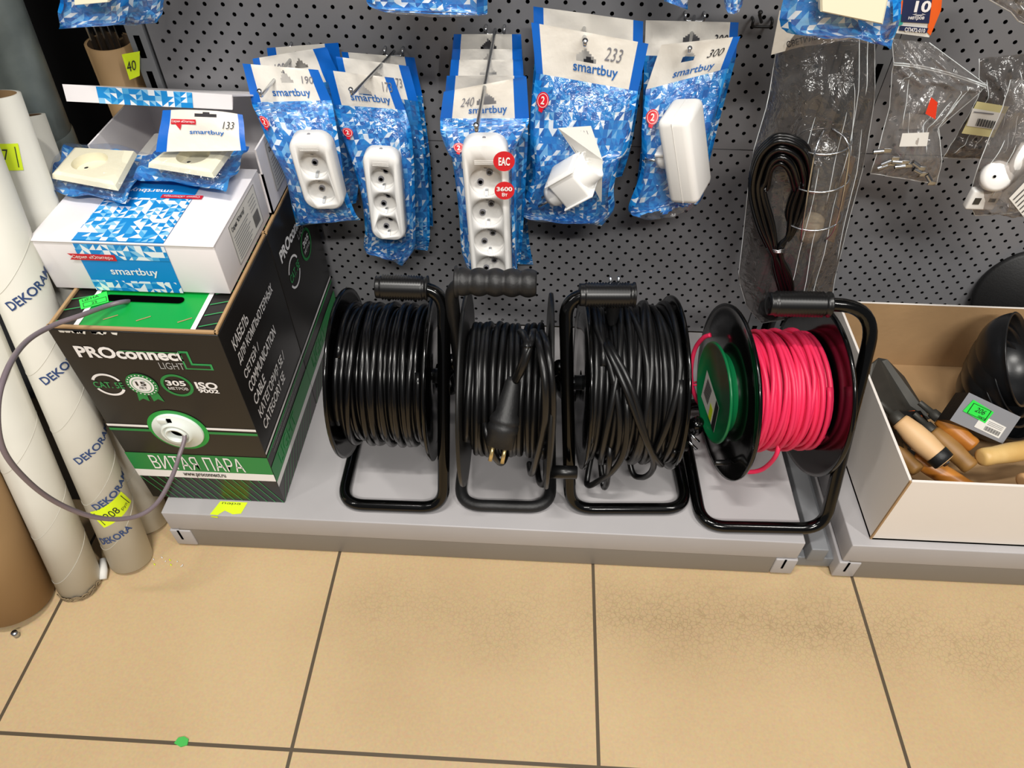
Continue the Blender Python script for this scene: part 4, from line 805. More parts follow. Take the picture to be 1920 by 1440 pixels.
for h, r_ in ((.02, rc), (Lr*.55, rc), (Lr*.9, rc*.86)): b.tube([C_(r_*math.cos(q*PI/16), r_*math.sin(q*PI/16), h) for q in range(32)], .0013, 'steel', 8, closed=True)
b.build('wire_cage', e)
b = MB(R); b.lathe([(.026, 0), (.0285, .02), (.0285, Lr*.7), (.02, Lr*.92), (.0001, Lr)], 'film', lb_, ax, 24); b.build('glass', e)
b = MB(R); b.lathe([(.0001, -.02), (.015, -.02), (.018, -.002), (.018, .012), (.012, .016), (.0001, .016)], 'cream_plastic', lb_, ax, 24); b.build('lamp_holder', e)
b = MB(R); b.lathe([(.0001, -.13), (.012, -.13), (.016, -.10), (.014, -.03), (.017, -.018), (.0001, -.018)], 'matte_black', lb_, ax, 24); b.build('handle', e)
m = MB(); cp = [at(1590, 290, -.135), at(1604, 296, -.135), at(1564, 455, -.135), at(1548, 450, -.135)]; m.add(cp+[q+Vector((0, .002, 0)) for q in cp], [(0, 3, 2, 1), (4, 5, 6, 7), (0, 1, 5, 4), (1, 2, 6, 5), (2, 3, 7, 6), (3, 0, 4, 7)], 'kraft')
tag(m.build('cardboard_strip'), 'brown cardboard strip beside the lamp in the tall bag', 'card')
# coiled cable in the bag
m = MB()
for k in range(11):
    u = k/10; Yk = -.163-.005*(k % 3); lx_, ty, rx = 1406+28*u, 254+52*u, 1524-34*u
    P = [(1482-14*u, 565), (1462-10*u, 500), (1440+14*u, 462), (lx_+14, 420), (lx_, 360), (lx_+8-3*u, ty+46), (1434+12*u, ty+16-4*u), (1464, ty), (rx-18+8*u, ty+14), (rx-1, ty+48), (rx-1, 350+6*u), (rx-12, 395), (1486-10*u, 440), (1466-u*6, 470), (1470+u*14, 520), (1492-8*u, 568)]
    m.tube(spline([at(x+rnd.uniform(-1.5, 1.5), y, Yk-.004*math.sin(j)) for j, (x, y) in enumerate(P)], 5), .0036, 'cable_gloss', 8)
for k in range(3): m.tube([at(1437+k*2, 466+k*3, -.170), at(1458, 470+k*2, -.188), at(1480-k, 465+k*4, -.170)], .0009, 'steel', 6)
tag(m.build('cable_coil'), 'black cable coil tied with wire in the tall lamp bag', 'cable')
m = MB(); m.lathe([(.0001, 0), (.016, 0), (.019, .012), (.018, .03), (.010, .045), (.0001, .046)], 'rubber', at(1440, 585, -.16), (.2, -.1, 1), 24); m.tube(spline([at(1510, 530, -.14), at(1528, 540, -.14), at(1536, 560, -.14)], 6), .0034, 'cable_gloss', 8)
tag(m.build('rubber_plug'), 'black moulded plug at the bottom of the lamp bag', 'plug')
# zip bag
RZ = [((1672, 72), (1742, 80), -.09), ((1676, 118), (1850, 160), -.10), ((1672, 140), (1838, 172), -.10), ((1668, 200), (1760, 240), -.11), ((1650, 270), (1766, 300), -.12), ((1632, 325), (1756, 345), -.12)]
e, S = clear_bag('zip_bag', 'clear zip bag of metal cable lugs with a red tab', RZ, 'film_hazy', .016, 9)
b = MB(rel(e)); 
for dy in (0, 4): b.tube([at(1676+k*17.2, 118+dy+(k/10)**1.6*42, -.106) for k in range(11)], .0009, 'glass_clear', 6)
b.build('zip_strip', e)
b = MB(rel(e)); P = lambda x, y, o=0: at(x, y, -.135-o); b.add([P(1692, 250), P(1742, 248), P(1738, 274), P(1686, 275)], [(0, 3, 2, 1)], 'pale_label'); b.add([P(1700, 212), P(1738, 216), P(1726, 242), P(1684, 242)], [(0, 3, 2, 1)], 'film_hazy'); b.build('paper_label', e)
b = MB(rel(e)); b.add([P(1746, 182), P(1758, 192), P(1754, 224), P(1735, 213)], [(0, 3, 2, 1)], 'red_bright'); b.build('red_tab', e)
for k, (x, y, q) in enumerate([(1650, 284, .2), (1658, 312, .5), (1665, 304, .6), (1684, 304, 0), (1690, 312, .2), (1719, 310, -.5), (1722, 322, -.4), (1742, 335, -.8)]):
    o = at(x, y, -.135); d = Vector((math.cos(q), -.1, math.sin(q))); m = MB(); m.tube([o-d*.008, o+d*.004], .0032, 'zinc', 12, caps=False); m.box((o.x+d.x*.009-.005, o.y-.001, o.z+d.z*.009-.003), (o.x+d.x*.009+.005, o.y+.0005, o.z+d.z*.009+.003), 'zinc', .0004)
    tag(m.build('cable_lug'), 'small tinned cable lug at the bottom of the clear zip bag', 'cable lug', 'cable lugs in the zip bag')
# tag bag
e, S = clear_bag('label_bag', 'clear bag with a yellowed barcode label, right of the zip bag', [((1836, 110), (1930, 100), -.08), ((1836, 180), (1930, 180), -.09), ((1790, 260), (1925, 262), -.10), ((1768, 296), (1900, 300), -.10)], 'film_smoke', .01, 5)
b = MB(rel(e)); P = lambda x, y, o=0: at(x, y, -.118-o); b.add([P(1832, 190), P(1892, 200), P(1862, 258), P(1803, 250)], [(0, 3, 2, 1)], 'tag_cream'); b.add([P(1824, 203, .001), P(1884, 213, .001), P(1868, 243, .001), P(1812, 236, .001)], [(0, 3, 2, 1)], 'pale_label')
for k in range(14): b.add([P(1834+k*2.4, 222+k*.4, .002), P(1835+k*2.4+(k % 2), 222+k*.4, .002), P(1830+k*2.4+(k % 2), 236+k*.4, .002), P(1829+k*2.4, 236+k*.4, .002)], [(0, 3, 2, 1)], 'ink')
b.add([P(1826, 209, .002), P(1864, 213, .002), P(1863, 215, .002), P(1826, 211, .002)], [(0, 3, 2, 1)], 'pen'); b.build('barcode_label', e)
# bag of sockets at right edge
e, S = clear_bag('socket_bag', 'milky clear bag of small white sockets at the right edge', [((1895, 150), (1960, 140), -.16), ((1880, 200), (1990, 200), -.17), ((1838, 300), (1990, 300), -.18), ((1816, 370), (1960, 380), -.18), ((1828, 404), (1900, 400), -.18)], 'film_hazy', .03, 7)
m = MB(); o = at(1866, 330, -.195); m.lathe([(.0001, .012), (.014, .012), (.018, .008), (.0185, 0), (.0001, 0)], 'white_plastic', o, (-.2, -.8, .4), 32)
for a in (-1, 1): m.lathe([(.0001, .0128), (.0018, .0128)], 'slot', o+Vector((a*.005, 0, 0)), (-.2, -.8, .4), 12)
tag(m.build('round_socket'), 'round white socket insert in the milky bag at the right', 'socket')
m = MB(); o = at(1842, 372, -.19); m.box((o.x-.018, o.y-.006, o.z-.014), (o.x+.018, o.y+.006, o.z+.014), 'white_plastic', .003)
for a in (-1, 1): m.box((o.x+a*.009-.004, o.y-.0068, o.z-.003+a*.002), (o.x+a*.009+.004, o.y-.0062, o.z+.004), 'dark_steel')
tag(m.build('square_socket'), 'square white terminal block below the round socket insert', 'socket')
for k in range(4):
    a, b_ = at(1880+k*14, 345-k*6, -.2), at(1925+k*14, 270-k*6, -.2); m = MB(); m.tube([a, b_], .006, 'white_plastic', 12); tag(m.build('white_rod'), 'white plastic part standing in the milky bag at the right edge', 'plastic part', 'white parts in the milky bag')
m = MB(); P = lambda x, y, o=0: at(x, y, -.225-o); m.add([P(1892, 372), P(1960, 300), P(1990, 440), P(1930, 420)], [(0, 3, 2, 1)], 'pale_label'); m.add([P(1870, 370, -.002), P(1960, 290, -.002), P(1990, 480, -.002), P(1916, 402, -.002)], [(0, 3, 2, 1)], 'film_hazy')
for k in range(6): m.add([P(1900+k*4, 374+k*6, .001), P(1925, 350+k*10, .001), P(1925, 352+k*10, .001), P(1900+k*4, 376+k*6, .001)], [(0, 3, 2, 1)], 'ink')
tag(m.build('paper_label'), 'white printed label in front of the milky bag at the right edge', 'label')
e, S = clear_bag('white_bag', 'pale milky bag cut by the top right corner', [((1835, -120), (1990, -120), -.2), ((1842, -40), (1990, -40), -.22), ((1850, -3), (1990, 0), -.22), ((1895, 22), (1990, 60), -.22), ((1910, 40), (1990, 70), -.22)], 'film_hazy', .02, 11)
m = MB(); m.lathe([(.0001, 0), (.028, .0), (.03, .03), (.02, .05), (.0001, .05)], 'white_plastic', at(1925, -20, -.2), (0, 0, 1), 24); tag(m.build('white_fitting'), 'white plastic fitting inside the milky bag at the top right corner', 'fitting')

# ================================================================== socket packs lying on the carton
def lying_pack(label, q, z, header=None, seed=0, mark=None):
    """q: four (px,py) corners TL,TR,BR,BL of the pack at height z; holds a cream plate"""
    P = [atz(x, y, z) for x, y in q]; cen = sum(P, Vector())/4; e = empty('socket_packet', cen-Vector((0, 0, .012)), label, 'packet'); R = rel(e)
    def S(u, v, h): p = P[3].lerp(P[2], u).lerp(P[0].lerp(P[1], u), v); return p+Vector((0, 0, h))
    wid = (P[1]-P[0]).length; dep = (P[0]-P[3]).length
    ed = lambda u, v: (max(0, math.sin(PI*u))**.4)*(max(0, math.sin(PI*v))**.4)
    def out(u, v, k): return (u-.5)*(1+.16*k)+.5, (v-.5)*(1+.16*k)+.5
    b = MB(R); b.grid(lambda u, v: S(*out(u, v, 1), -.004-.009*ed(u, v)+.005*hnoise(u*.9, v*.9, seed)*(1-ed(u, v)*.8)), 24, 24, 'tri_bag', size=(wid, dep)); b.build('printed_back', e)
    b = MB(R); b.grid(lambda u, v: S(*out(u, v, 1), -.003+.0225*ed(u, v)+.004*hnoise(u*.9, v*.9, seed)*(1-ed(u, v)*.8)), 30, 30, 'film'); b.build('clear_front', e)
    return e, S, P, cen
def cream_socket(label, q, z, cs, rr):
    P = [atz(x, y, z) for x, y in q]; cen = sum(P, Vector())/4; e = empty('wall_socket', cen, label, 'socket'); R = rel(e)
    ux = ((P[1]-P[0])+(P[2]-P[3])).normalized(); uy = ((P[0]-P[3])+(P[1]-P[2])).normalized(); uz = ux.cross(uy).normalized()
    b = MB(R); i1 = [p.lerp(cen, .05)+Vector((0, 0, .006)) for p in P]; i2 = [p.lerp(cen, .16)+Vector((0, 0, .0085)) for p in P]; 
    S = lambda u, v, L: L[3].lerp(L[2], u).lerp(L[0].lerp(L[1], u), v)
    b.add(P+i1+i2, [(i, (i+1) % 4, 4+(i+1) % 4, 4+i) for i in range(4)]+[(4+i, 4+(i+1) % 4, 8+(i+1) % 4, 8+i) for i in range(4)]  , 'cream_plastic')
    # top face with round opening
    c = atz(cs[0], cs[1], z+.0085); N = 48; ring = []; outer = []
    def edgept(d):
        best = None
        for i in range(4):
            a, b_ = i2[i], i2[(i+1) % 4]; r_ = b_-a; den = d.x*r_.y-d.y*r_.x
            if abs(den) < 1e-9: continue
            t = ((a.x-c.x)*r_.y-(a.y-c.y)*r_.x)/den; s = ((a.x-c.x)*d.y-(a.y-c.y)*d.x)/den
            if t > 0 and -1e-6 <= s <= 1+1e-6 and (best is None or t < best): best = t
        return c+d*(best or .03)
    angs = sorted([2*PI*k/N for k in range(N)]+[math.atan2(p.y-c.y, p.x-c.x) % (2*PI) for p in i2]); M_ = len(angs)
    for q_ in angs: d = Vector((math.cos(q_), math.sin(q_), 0)); ring.append(c+d*rr); o = edgept(d); o.z = i2[0].z; outer.append(o)
    b.add(ring+outer, [(M_+i, M_+(i+1) % M_, (i+1) % M_, i) for i in range(M_)], 'cream_plastic'); b.build('cover_plate', e)
    b = MB(R); b.lathe([(rr, 0), (rr*.97, -.011)], 'cream_plastic', c, (0, 0, 1), 48); b.lathe([(rr*.97, -.011), (.0001, -.011)], 'cream_plastic', c, (0, 0, 1), 48)
    for s in (-1, 1): b.lathe([(.0001, .0), (.0026, .0)], 'slot', c+ux*(s*.0095)+Vector((0, 0, -.0104)), (0, 0, 1), 14); b.lathe([(.0026, 0), (.0032, .001), (.0040, 0)], 'cream_plastic', c+ux*(s*.0095)+Vector((0, 0, -.0108)), (0, 0, 1), 14)
    b.build('socket_well', e); return e
cream_socket('cream wall socket packed on the left of the white carton', [(142, 283), (258, 290), (222, 358), (98, 335)], .537, (168, 302), .0215)
lying_pack('left blue packet with a cream socket, lying on the white carton', [(128, 276), (268, 288), (225, 366), (92, 345)], .533, seed=31)
cream_socket('cream wall socket packed on the right of the white carton', [(335, 272), (442, 278), (402, 334), (278, 314)], .542, (362, 291), .0205)
e, S, P, cen = lying_pack('right blue packet with a cream socket and a raised white header marked 133', [(318, 266), (452, 274), (412, 344), (262, 322)], .537, seed=33)
# raised header
Hh = MB(rel(e)); A0, A1, B0, B1 = at(305, 207, -.20), at(455, 215, -.20), at(292, 285, -.225), at(462, 282, -.225)
hf = lambda u, v: (B0.lerp(B1, u).lerp(A0.lerp(A1, u), v)+Vector((0, -.006*math.sin(PI*u)*v+.0012*hnoise(u*.6, v*.5, 4), .006*math.sin(PI*u)*v)))
def hs(u, v): return (abs(u-.58) < .13 and .86 < v < .93) or (abs(u-.58) < .04 and .86 < v < .975)
Hh.grid(hf, 50, 26, 'header_white', skip=hs, mfn=lambda u, v: 'blue_band' if (u < .02+.10 or u > .93) else 'header_white'); Hh.build('header', e)
T = MB(rel(e)); ho = lambda a, b: Vector(hf(a, b))+Vector((0, -.0012, .0006)); ho2 = lambda a, b: Vector(hf(a, b))+Vector((0, -.002, .001))
T.text('smartbuy', .38, .38, .78, .53, 'logo_blue', ho, bold=.012); T.poly([(.14, .66), (.46, .66), (.46, .78), (.14, .78)], 'red_print', ho); T.poly([(.2, .66), (.28, .66), (.27, .52)], 'red_print', ho); T.text('Серия «Юпитер»', .155, .685, .45, .755, 'white_print', ho2); T.text('133', .77, .58, .90, .76, 'ink', ho2, shear=.3); T.build('printed_logo', e)

# ================================================================== cable reels
def helix(w, r0, turns, rc, seed, jit=.5, layer=0, lean=0, seg=40, a0=0):
    g = random.Random(seed); pts = []; xs = [-w/2+rc+(w-2*rc)*i/turns+g.uniform(-1, 1)*jit*rc for i in range(turns+1)]
    xs[0] = -w/2+rc; xs[-1] = w/2-rc; ph = [g.uniform(0, 6.28) for _ in range(turns+1)]; am = [g.uniform(.2, 1)*lean for _ in range(turns+1)]
    rr = [r0+g.uniform(0, 1)*rc*layer for _ in range(turns+1)]
    for i in range(turns):
        for k in range(seg):
            t = k/seg; q = a0+2*PI*(i+t); s = t*t*(3-2*t); A = am[i]*(1-t)+am[i+1]*t; P = ph[i]*(1-t)+ph[i+1]*t
            x = xs[i]*(1-s)+xs[i+1]*s+A*math.sin(q+P); x = max(-w/2+rc, min(w/2-rc, x)); r = rr[i]*(1-s)+rr[i+1]*s+rc*.25*layer*math.sin(q*2+P)
            pts.append((x, -r*math.cos(q), r*math.sin(q)))
    return pts
def reel(label, c, yaw, Rf, w, rc, Rc, s, hz, grip, frame, cable_m, frame_m, flange_m, foot, turns, seed, cab_label, jit=.6, lean=.004, layer=.9, rt=.009, grip_m='rib_grip', ribs=True, groove=0, turns2=None, legy=None, bend=.034, fyaw=None):
    cx, cy, cz = c; e = empty('cable_reel', (cx, cy, ZS), label, 'cable reel', None, yaw); hc = cz-ZS
    yf, xl, xr, yb = foot; zt = rt; top = hz-ZS; gx0, gx1, lx, gy = grip; A_, B_ = (xr, xl) if s > 0 else (xl, xr)
    FX = Matrix.Rotation((yaw if fyaw is None else fyaw)-yaw, 4, 'Z')
    # frame: grip bar, leg, front bar, side rail, back bar and post to the axle
    P = [(gx0 if s > 0 else gx1, gy, top), (lx, gy, top)]
    if legy is not None: P += [(A_, legy, zt)]
    P += [(A_, yf, zt), (B_, yf, zt), (B_, yb, zt), (A_, yb, zt), (lx*.98, gy+.03, hc+.01)]
    b = MB(FX); b.tube(fillet(P, ([bend] if legy is None else [bend, .03])+[.035, .035, .035, .035, .03], 10), rt, frame_m, 16); b.build('frame', e)
    b = MB(FX); ln = gx1-gx0; prof = [(rt, 0)]
    n = 40
    if ribs:
        for k in range(n+1):
            t = k/n; r = .0148+(.0020 if k % 2 else 0)*(1 if .12 < t < .88 else 0)+(.002 if t > .95 else 0)*1; prof.append((r, ln*t))
    else:
        for k in range(n+1):
            t = k/n; r = .0150+.0030*abs(math.sin(t*PI*5))+(.004 if t < .05 else 0); prof.append((r, ln*t))
    prof += [(rt, ln)]
    b.lathe([(.0001, 0)]+prof+[(.0001, ln)], grip_m, (gx0 if s > 0 else gx1-ln, gy, top), (1, 0, 0), 28) ; b.build('grip', e)
    # flanges
    for sg in (-1, 1):
        x = sg*w/2; b = MB(); th = .003
        prof = [(.018, .002), (Rc*.35, .002), (Rc*.5, .0035), (Rf*.78, .0035), (Rf*.82, .0015), (Rf*.97, .0015), (Rf, .003), (Rf+.0008, .001), (Rf, -.002), (Rf*.95, -.0012), (.018, -.0012)]
        b.lathe(prof, flange_m, (x, 0, hc), (sg, 0, 0), 72); o = b.build('flange', e)
    b = MB(); b.lathe([(.0001, -w/2-.012), (.011, -w/2-.012), (.011, w/2+.012), (.0001, w/2+.012)], 'zinc', (0, 0, hc), (1, 0, 0), 20); b.lathe([(Rc-rc*4.4, -w/2), (Rc-rc*4.4, w/2)], flange_m, (0, 0, hc), (1, 0, 0), 40); b.build('drum', e)
    b = MB(Matrix.Translation((0, 0, hc))); b.tube(helix(w, Rc-rc*3.0, max(6, int((w-2*rc)/(2*rc))), rc, seed+1, .1), rc, cable_m, 8); b.tube(helix(w, Rc-rc*1.3, turns, rc, seed, jit, layer, lean), rc, cable_m, 10)
    if turns2: b.tube(helix(w*.92, Rc+rc*.4, turns2, rc, seed+9, jit, .5, lean*1.8, a0=1), rc, cable_m, 10)
    o = b.build('cable', e); o['label'] = cab_label
    b = MB(); b.tube([(lx*.98, gy+.012, hc+.01), (lx*.9, 0.0, hc), (s*w/2, 0, hc)], rt*.9, frame_m, 12); b.build('axle_arm', e)
    return e, hc
r1, hc1 = reel('leftmost cable reel, glossy black cord wound full, black tube frame', (-.213, -.286, .243), .013, .126, .129, .0046, .100, 1, .412, (.000, .068, .089, -.004), 0, 'cable_gloss', 'gloss_black', 'flange', (-.138, -.072, .082, .10), 15, 11, 'glossy black cord', .7, .005, 1.0, turns2=9)
r2, hc2 = reel('matte black cable reel with a hanging two-pin plug and a fat ribbed grip', (-.039, -.325, .262), .02, .138, .115, .0044, .096, -1, .447, (-.066, .036, -.072, .010), 0, 'cable_matte', 'matte_black', 'flange_matte', (-.090, -.069, .068, .10), 11, 23, 'matte grey-black rubber cord', .8, .006, .8, grip_m='rubber', ribs=False, legy=.06)
r3, hc3 = reel('black cable reel with loosely crossed matte cord and a plug behind its grip', (.132, -.285, .245), .055, .127, .126, .0044, .114, -1, .414, (-.080, -.008, -.098, -.004), 0, 'cable_matte', 'gloss_black', 'flange', (-.125, -.079, .096, .10), 15, 37, 'loosely crossed black cord', .9, .013, 1.0, turns2=8)
r4, hc4 = reel('cable reel wound with bright pink cord, green hub on its left side, rightmost', (.339, -.289, .245), .115, .128, .123, .0034, .084, 1, .412, (-.044, .034, .096, -.004), 0, 'pink', 'gloss_black', 'flange', (-.142, -.090, .088, .10), 19, 41, 'bright pink cord', .6, .004, .9, turns2=8, bend=.055, fyaw=.03)
# r1 loop behind etc: crank knobs
def knob(r, x, y, z, ln, rad, sg): b = MB(); b.lathe([(.0001, 0), (rad, 0), (rad, ln), (rad*.8, ln+.001), (.0001, ln+.001)], 'rib_grip', (x, y, z), (sg, 0, 0), 24); b.build('crank_knob', r)
knob(r2, .0605, -.090, hc2-.070, .040, .0095, 1); knob(r3, .066, -.055, hc3-.08, .030, .0085, 1); knob(r4, -.066, -.085, hc4-.055, .022, .004, -1)
# r2 plug
def plug_on(r, base, d, size=1.0, name='plug'):
    o = MB(); d = Vector(d).normalized(); k = size
    o.lathe([(.0001, 0), (.0062*k, 0), (.0078*k, .004*k), (.0082*k, .006*k), (.0125*k, .040*k), (.0165*k, .046*k), (.0170*k, .050*k), (.0158*k, .052*k), (.0172*k, .055*k), (.0172*k, .060*k), (.016*k, .062*k), (.016*k, .078*k), (.0001, .078*k)], 'rubber', base, d, 28); p = o.build(name, r)
    x = d.orthogonal().normalized(); x = Vector((1, 0, 0)); x = (x-d*x.dot(d)).normalized(); b = Vector(base)
    for s in (-1, 1): o = MB(); o.tube([b+d*.077*k+x*(s*.0068*k), b+d*.097*k+x*(s*.0068*k)], .0023*k, 'brass' if name == 'plug' else 'steel', 12); o.build('pin', p)
    return p
cz2 = hc2
W2 = (Matrix.Translation(r2.location) @ Matrix.Rotation(r2.rotation_euler.z, 4, 'Z')).inverted()
pb_, pt_ = W2 @ at(963, 708, -.394), W2 @ at(936, 838, -.450)
plug_on(r2, pb_, pt_-pb_, 1.15)
b = MB(W2)
for A in ([(976, 622, -.33), (982, 628, -.365), (988, 650, -.392), (976, 688, -.402), (965, 714, -.399)], [(1000, 622, -.33), (998, 630, -.368), (992, 652, -.392), (980, 690, -.405), (967, 714, -.401)],
    [(1002, 622, -.32), (1010, 645, -.385), (1022, 720, -.43), (1020, 800, -.442), (1003, 872, -.43), (996, 888, -.41), (992, 870, -.37)], [(1016, 624, -.32), (1026, 652, -.39), (1036, 740, -.43), (1034, 830, -.43), (1024, 900, -.41), (1012, 905, -.39), (1006, 870, -.35)],
    [(905, 760, -.38), (912, 810, -.425), (924, 850, -.435), (940, 868, -.42), (950, 850, -.38)]): b.tube(spline([at(*q) for q in A], 8), .0046, 'cable_matte', 12)
b.tube([at(976, 650, -.386), at(988, 651, -.400), at(1004, 650, -.388), at(990, 649, -.378)], .0013, 'gloss_black', 6, closed=True); b.build('cable_end', r2)
# r3 dangling loops and diagonal cords
b = MB(); 
for A in ([(-.045, .0, hc3+.09), (-.042, -.045, hc3+.112), (-.02, -.090, hc3+.085), (.006, -.118, hc3+.03), (.024, -.122, hc3-.01), (.044, -.112, hc3-.05), (.054, -.08, hc3-.08), (.056, -.04, hc3-.06)], [(-.040, .0, hc3+.09), (-.036, -.045, hc3+.112), (-.012, -.09, hc3+.085), (.012, -.12, hc3+.02), (.030, -.120, hc3-.03), (.034, -.108, hc3-.075), (.026, -.095, hc3-.105), (.014, -.08, hc3-.108), (.006, -.04, hc3-.07)],
    [(-.02, -.05, hc3+.07), (-.016, -.100, hc3+.06), (-.014, -.122, hc3+.0), (-.024, -.122, hc3-.05), (-.043, -.108, hc3-.10), (-.052, -.10, hc3-.118), (-.052, -.085, hc3-.118), (-.040, -.04, hc3-.07)], [(-.032, -.08, hc3-.0), (-.032, -.118, hc3-.02), (-.030, -.118, hc3-.06), (-.027, -.108, hc3-.105), (-.030, -.095, hc3-.118), (-.036, -.04, hc3-.07)]): b.tube(spline(A, 8), .0044, 'cable_matte', 12)
b.build('cable_end', r3)
p = plug_on(r3, (-.030, .006, hc3+.108), (-.05, .12, 1), .78, 'plug_top')
# r4 extras: green hub, label, pink loop
b = MB(); b.lathe([(.058, .003), (.058, .013), (.062, .014), (.071, .015), (.0745, .0175), (.0735, .0205), (.071, .0205), (.068, .0165), (.010, .0155), (.0001, .0155)], 'green_plastic', (-.0615, 0, hc4), (-1, 0, 0), 64); g = b.build('green_hub', r4)
xh = -.0615-.0166; b = MB(); f = lambda a, q: (xh, a, hc4+q); f2 = lambda a, q: (xh-.0006, a, hc4+q)
b.poly([(.046, .000), (-.026, -.004), (-.034, -.050), (.040, -.052)], 'pale_label', f); b.poly([(-.012, -.003), (-.026, -.004), (-.034, -.050), (-.020, -.050)], 'ink', f2)
for k in range(12): b.poly([(.034, -.006-k*.0026), (.010, -.007-k*.0026), (.010, -.0082-k*.0026-(k % 2)*.0006), (.034, -.0072-k*.0026-(k % 2)*.0006)], 'ink', f2)
b.poly([(.002, -.024), (-.012, -.025), (-.016, -.047), (-.004, -.048)], 'yellow_tag', lambda a, q: (xh-.0012, a, hc4+q)); b.build('barcode_label', g)
W4 = (Matrix.Translation(r4.location) @ Matrix.Rotation(r4.rotation_euler.z, 4, 'Z')).inverted()
b = MB(W4); b.tube(spline([at(1332, 628, -.235), at(1318, 634, -.230), at(1303, 655, -.225), at(1296, 690, -.230), at(1298, 725, -.235), at(1308, 752, -.24), at(1322, 765, -.245)], 8), .0034, 'pink', 10)
b.tube([at(1290, 722, -.228), at(1303, 717, -.222), at(1322, 715, -.235), at(1305, 722, -.240)], .0016, 'pink', 6, closed=True); b.xf = None
A = [(.0, -.060, hc4-.02), (-.002, -.084, hc4-.04), (-.008, -.078, hc4-.085), (-.026, -.070, hc4-.102), (-.038, -.060, hc4-.095), (-.042, -.03, hc4-.06)]; b.tube(spline(A, 8), .0034, 'pink', 10); b.build('cord_end', r4)
# dark plug between r3 and r4
m = MB(); o = at(1300, 806, -.30); m.lathe([(.0001, 0), (.009, 0), (.012, .012), (.011, .03), (.006, .034), (.0001, .034)], 'gloss_black', o+Vector((.006, .01, -.015)), (-.1, -.2, 1), 20)
for s in (0, 1): m.tube([o+Vector((-.004, -.006-.001*s, -.004-s*.016)), o+Vector((.010, -.012, -.014-s*.018))], .0021, 'steel', 10)
tag(m.build('black_plug'), 'small black plug with steel pins between the third reel and the pink one', 'plug')

# ================================================================== carton of trowels at the right
CX0, CX1, CY0, CY1, CZ0, CZ1 = .4985, 1.10, -.437, -.068, ZS+.0006, .2365
e = empty('open_carton', ((CX0+CX1)/2, (CY0+CY1)/2, CZ0), 'open white carton with kraft inside, holding trowels and bowls', 'box'); R = rel(e); t = .0038
b = MB(R)
def wall(p, q, d):
    """outer face white, inner face and rim kraft"""
    x0, y0 = p; x1, y1 = q; dx, dy = d; V = [(x0, y0, CZ0), (x1, y1, CZ0), (x1, y1, CZ1), (x0, y0, CZ1), (x0+dx, y0+dy, CZ0), (x1+dx, y1+dy, CZ0), (x1+dx, y1+dy, CZ1), (x0+dx, y0+dy, CZ1)]
    b.add(V, [(0, 1, 2, 3), (4, 7, 6, 5), (3, 2, 6, 7), (0, 3, 7, 4), (1, 5, 6, 2)], ['carton_white', 'kraft', 'carton_white', 'kraft', 'kraft'])
wall((CX0+.0026, CY0), (CX1, CY0), (0, t)); b.build('front_wall', e)
b = MB(R); wall((CX0, CY1), (CX0, CY0+.0026), (t, 0)); b.build('side_wall', e)
b = MB(R); wall((CX1, CY0), (CX1, CY1), (-t, 0)); b.build('side_wall', e)
b = MB(R); wall((CX1, CY1), (CX0, CY1), (0, -t)); b.build('back_wall', e)
b = MB(R); b.box((CX0+.0001, CY0+.0001, CZ0), (CX0+.003, CY0+.003, CZ1-.0006), 'kraft'); b.box((CX0, CY0, CZ0), (CX1, CY1, CZ0+t), 'kraft'); b.box((CX0+t, CY0+t, CZ0+t), (CX1-t, CY0+.12, CZ0+t+.001), 'kraft'); b.build('bottom', e)
def handle(px0, px1, z0_, z1_, r, m, label, cap=None, ferr=True, blade=None):
    a, b_ = atz(*px0, z0_), atz(*px1, z1_); d = (b_-a); L = d.length; d.normalize(); e = empty('trowel', a, label, 'trowel'); R = rel(e)
    B = MB(R); pr = [(.0001, 0), (r*.72, .001), (r*.8, L*.05), (r*1.0, L*.3), (r*1.04, L*.55), (r*.92, L*.8), (r*.95, L*.93), (r*.85, L*.985), (r*.5, L), (.0001, L)]
    B.lathe(pr, m, a, d, 28); B.build('handle', e)
    if cap: B = MB(R); B.lathe([(r*.97, L*.80), (r*1.0, L*.81), (r*.95, L*.97), (r*.6, L*1.0), (.0001, L*1.0)], 'matte_black', a, d, 28); B.lathe([(r*.38, L*.99), (r*.34, L*1.03), (r*.15, L*1.05), (.0001, L*1.05)], 'steel', a, d, 20); B.build('end_cap', e)
    B = MB(R); B.lathe([(r*.62, 0), (r*.6, -.012), (.005, -.014), (.0045, -.035)], 'dark_steel', a, d, 20); B.build('ferrule', e)
    if blade:
        B = MB(R); up = Vector((0, 0, 1)); sd = d.cross(up).normalized(); nn = sd.cross(d).normalized(); o = a-d*.03
        bl, bw = blade; pts = [(-.02, 0), (-bw/2, -.03), (-bw/2, -bl*.75), (-bw*.35, -bl), (bw*.35, -bl), (bw/2, -bl*.75), (bw/2, -.03), (.02, 0)]
        B.prism(pts, 0, .0016, 'dark_steel', lambda x, y, h: o+sd*x+d*y+nn*(h-.012)); B.build('blade', e)
    return e, a, d, L
h1 = handle((1686, 788), (1773, 868), .214, .196, .0165, 'wood_light', 'light wood trowel handle with a black cap, topmost in the carton', cap=True)
handle((1760, 784), (1826, 838), .178, .165, .0135, 'wood_orange', 'orange varnished trowel handle lying behind the pale capped one')
handle((1748, 808), (1822, 878), .165, .150, .014, 'wood_dull', 'dull brown trowel handle with a rough round end beside the pale capped one')
handle((1655, 815), (1722, 884), .165, .160, .0125, 'wood_dull', 'brown trowel handle in the left front corner of the carton')
handle((1710, 856), (1830, 925), .165, .150, .0135, 'wood_orange', 'long amber trowel handle half hidden by the front wall of the carton')
handle((1960, 838), (1838, 858), .165, .170, .0145, 'wood_pale', 'pale pine trowel handle pointing left at the right edge')
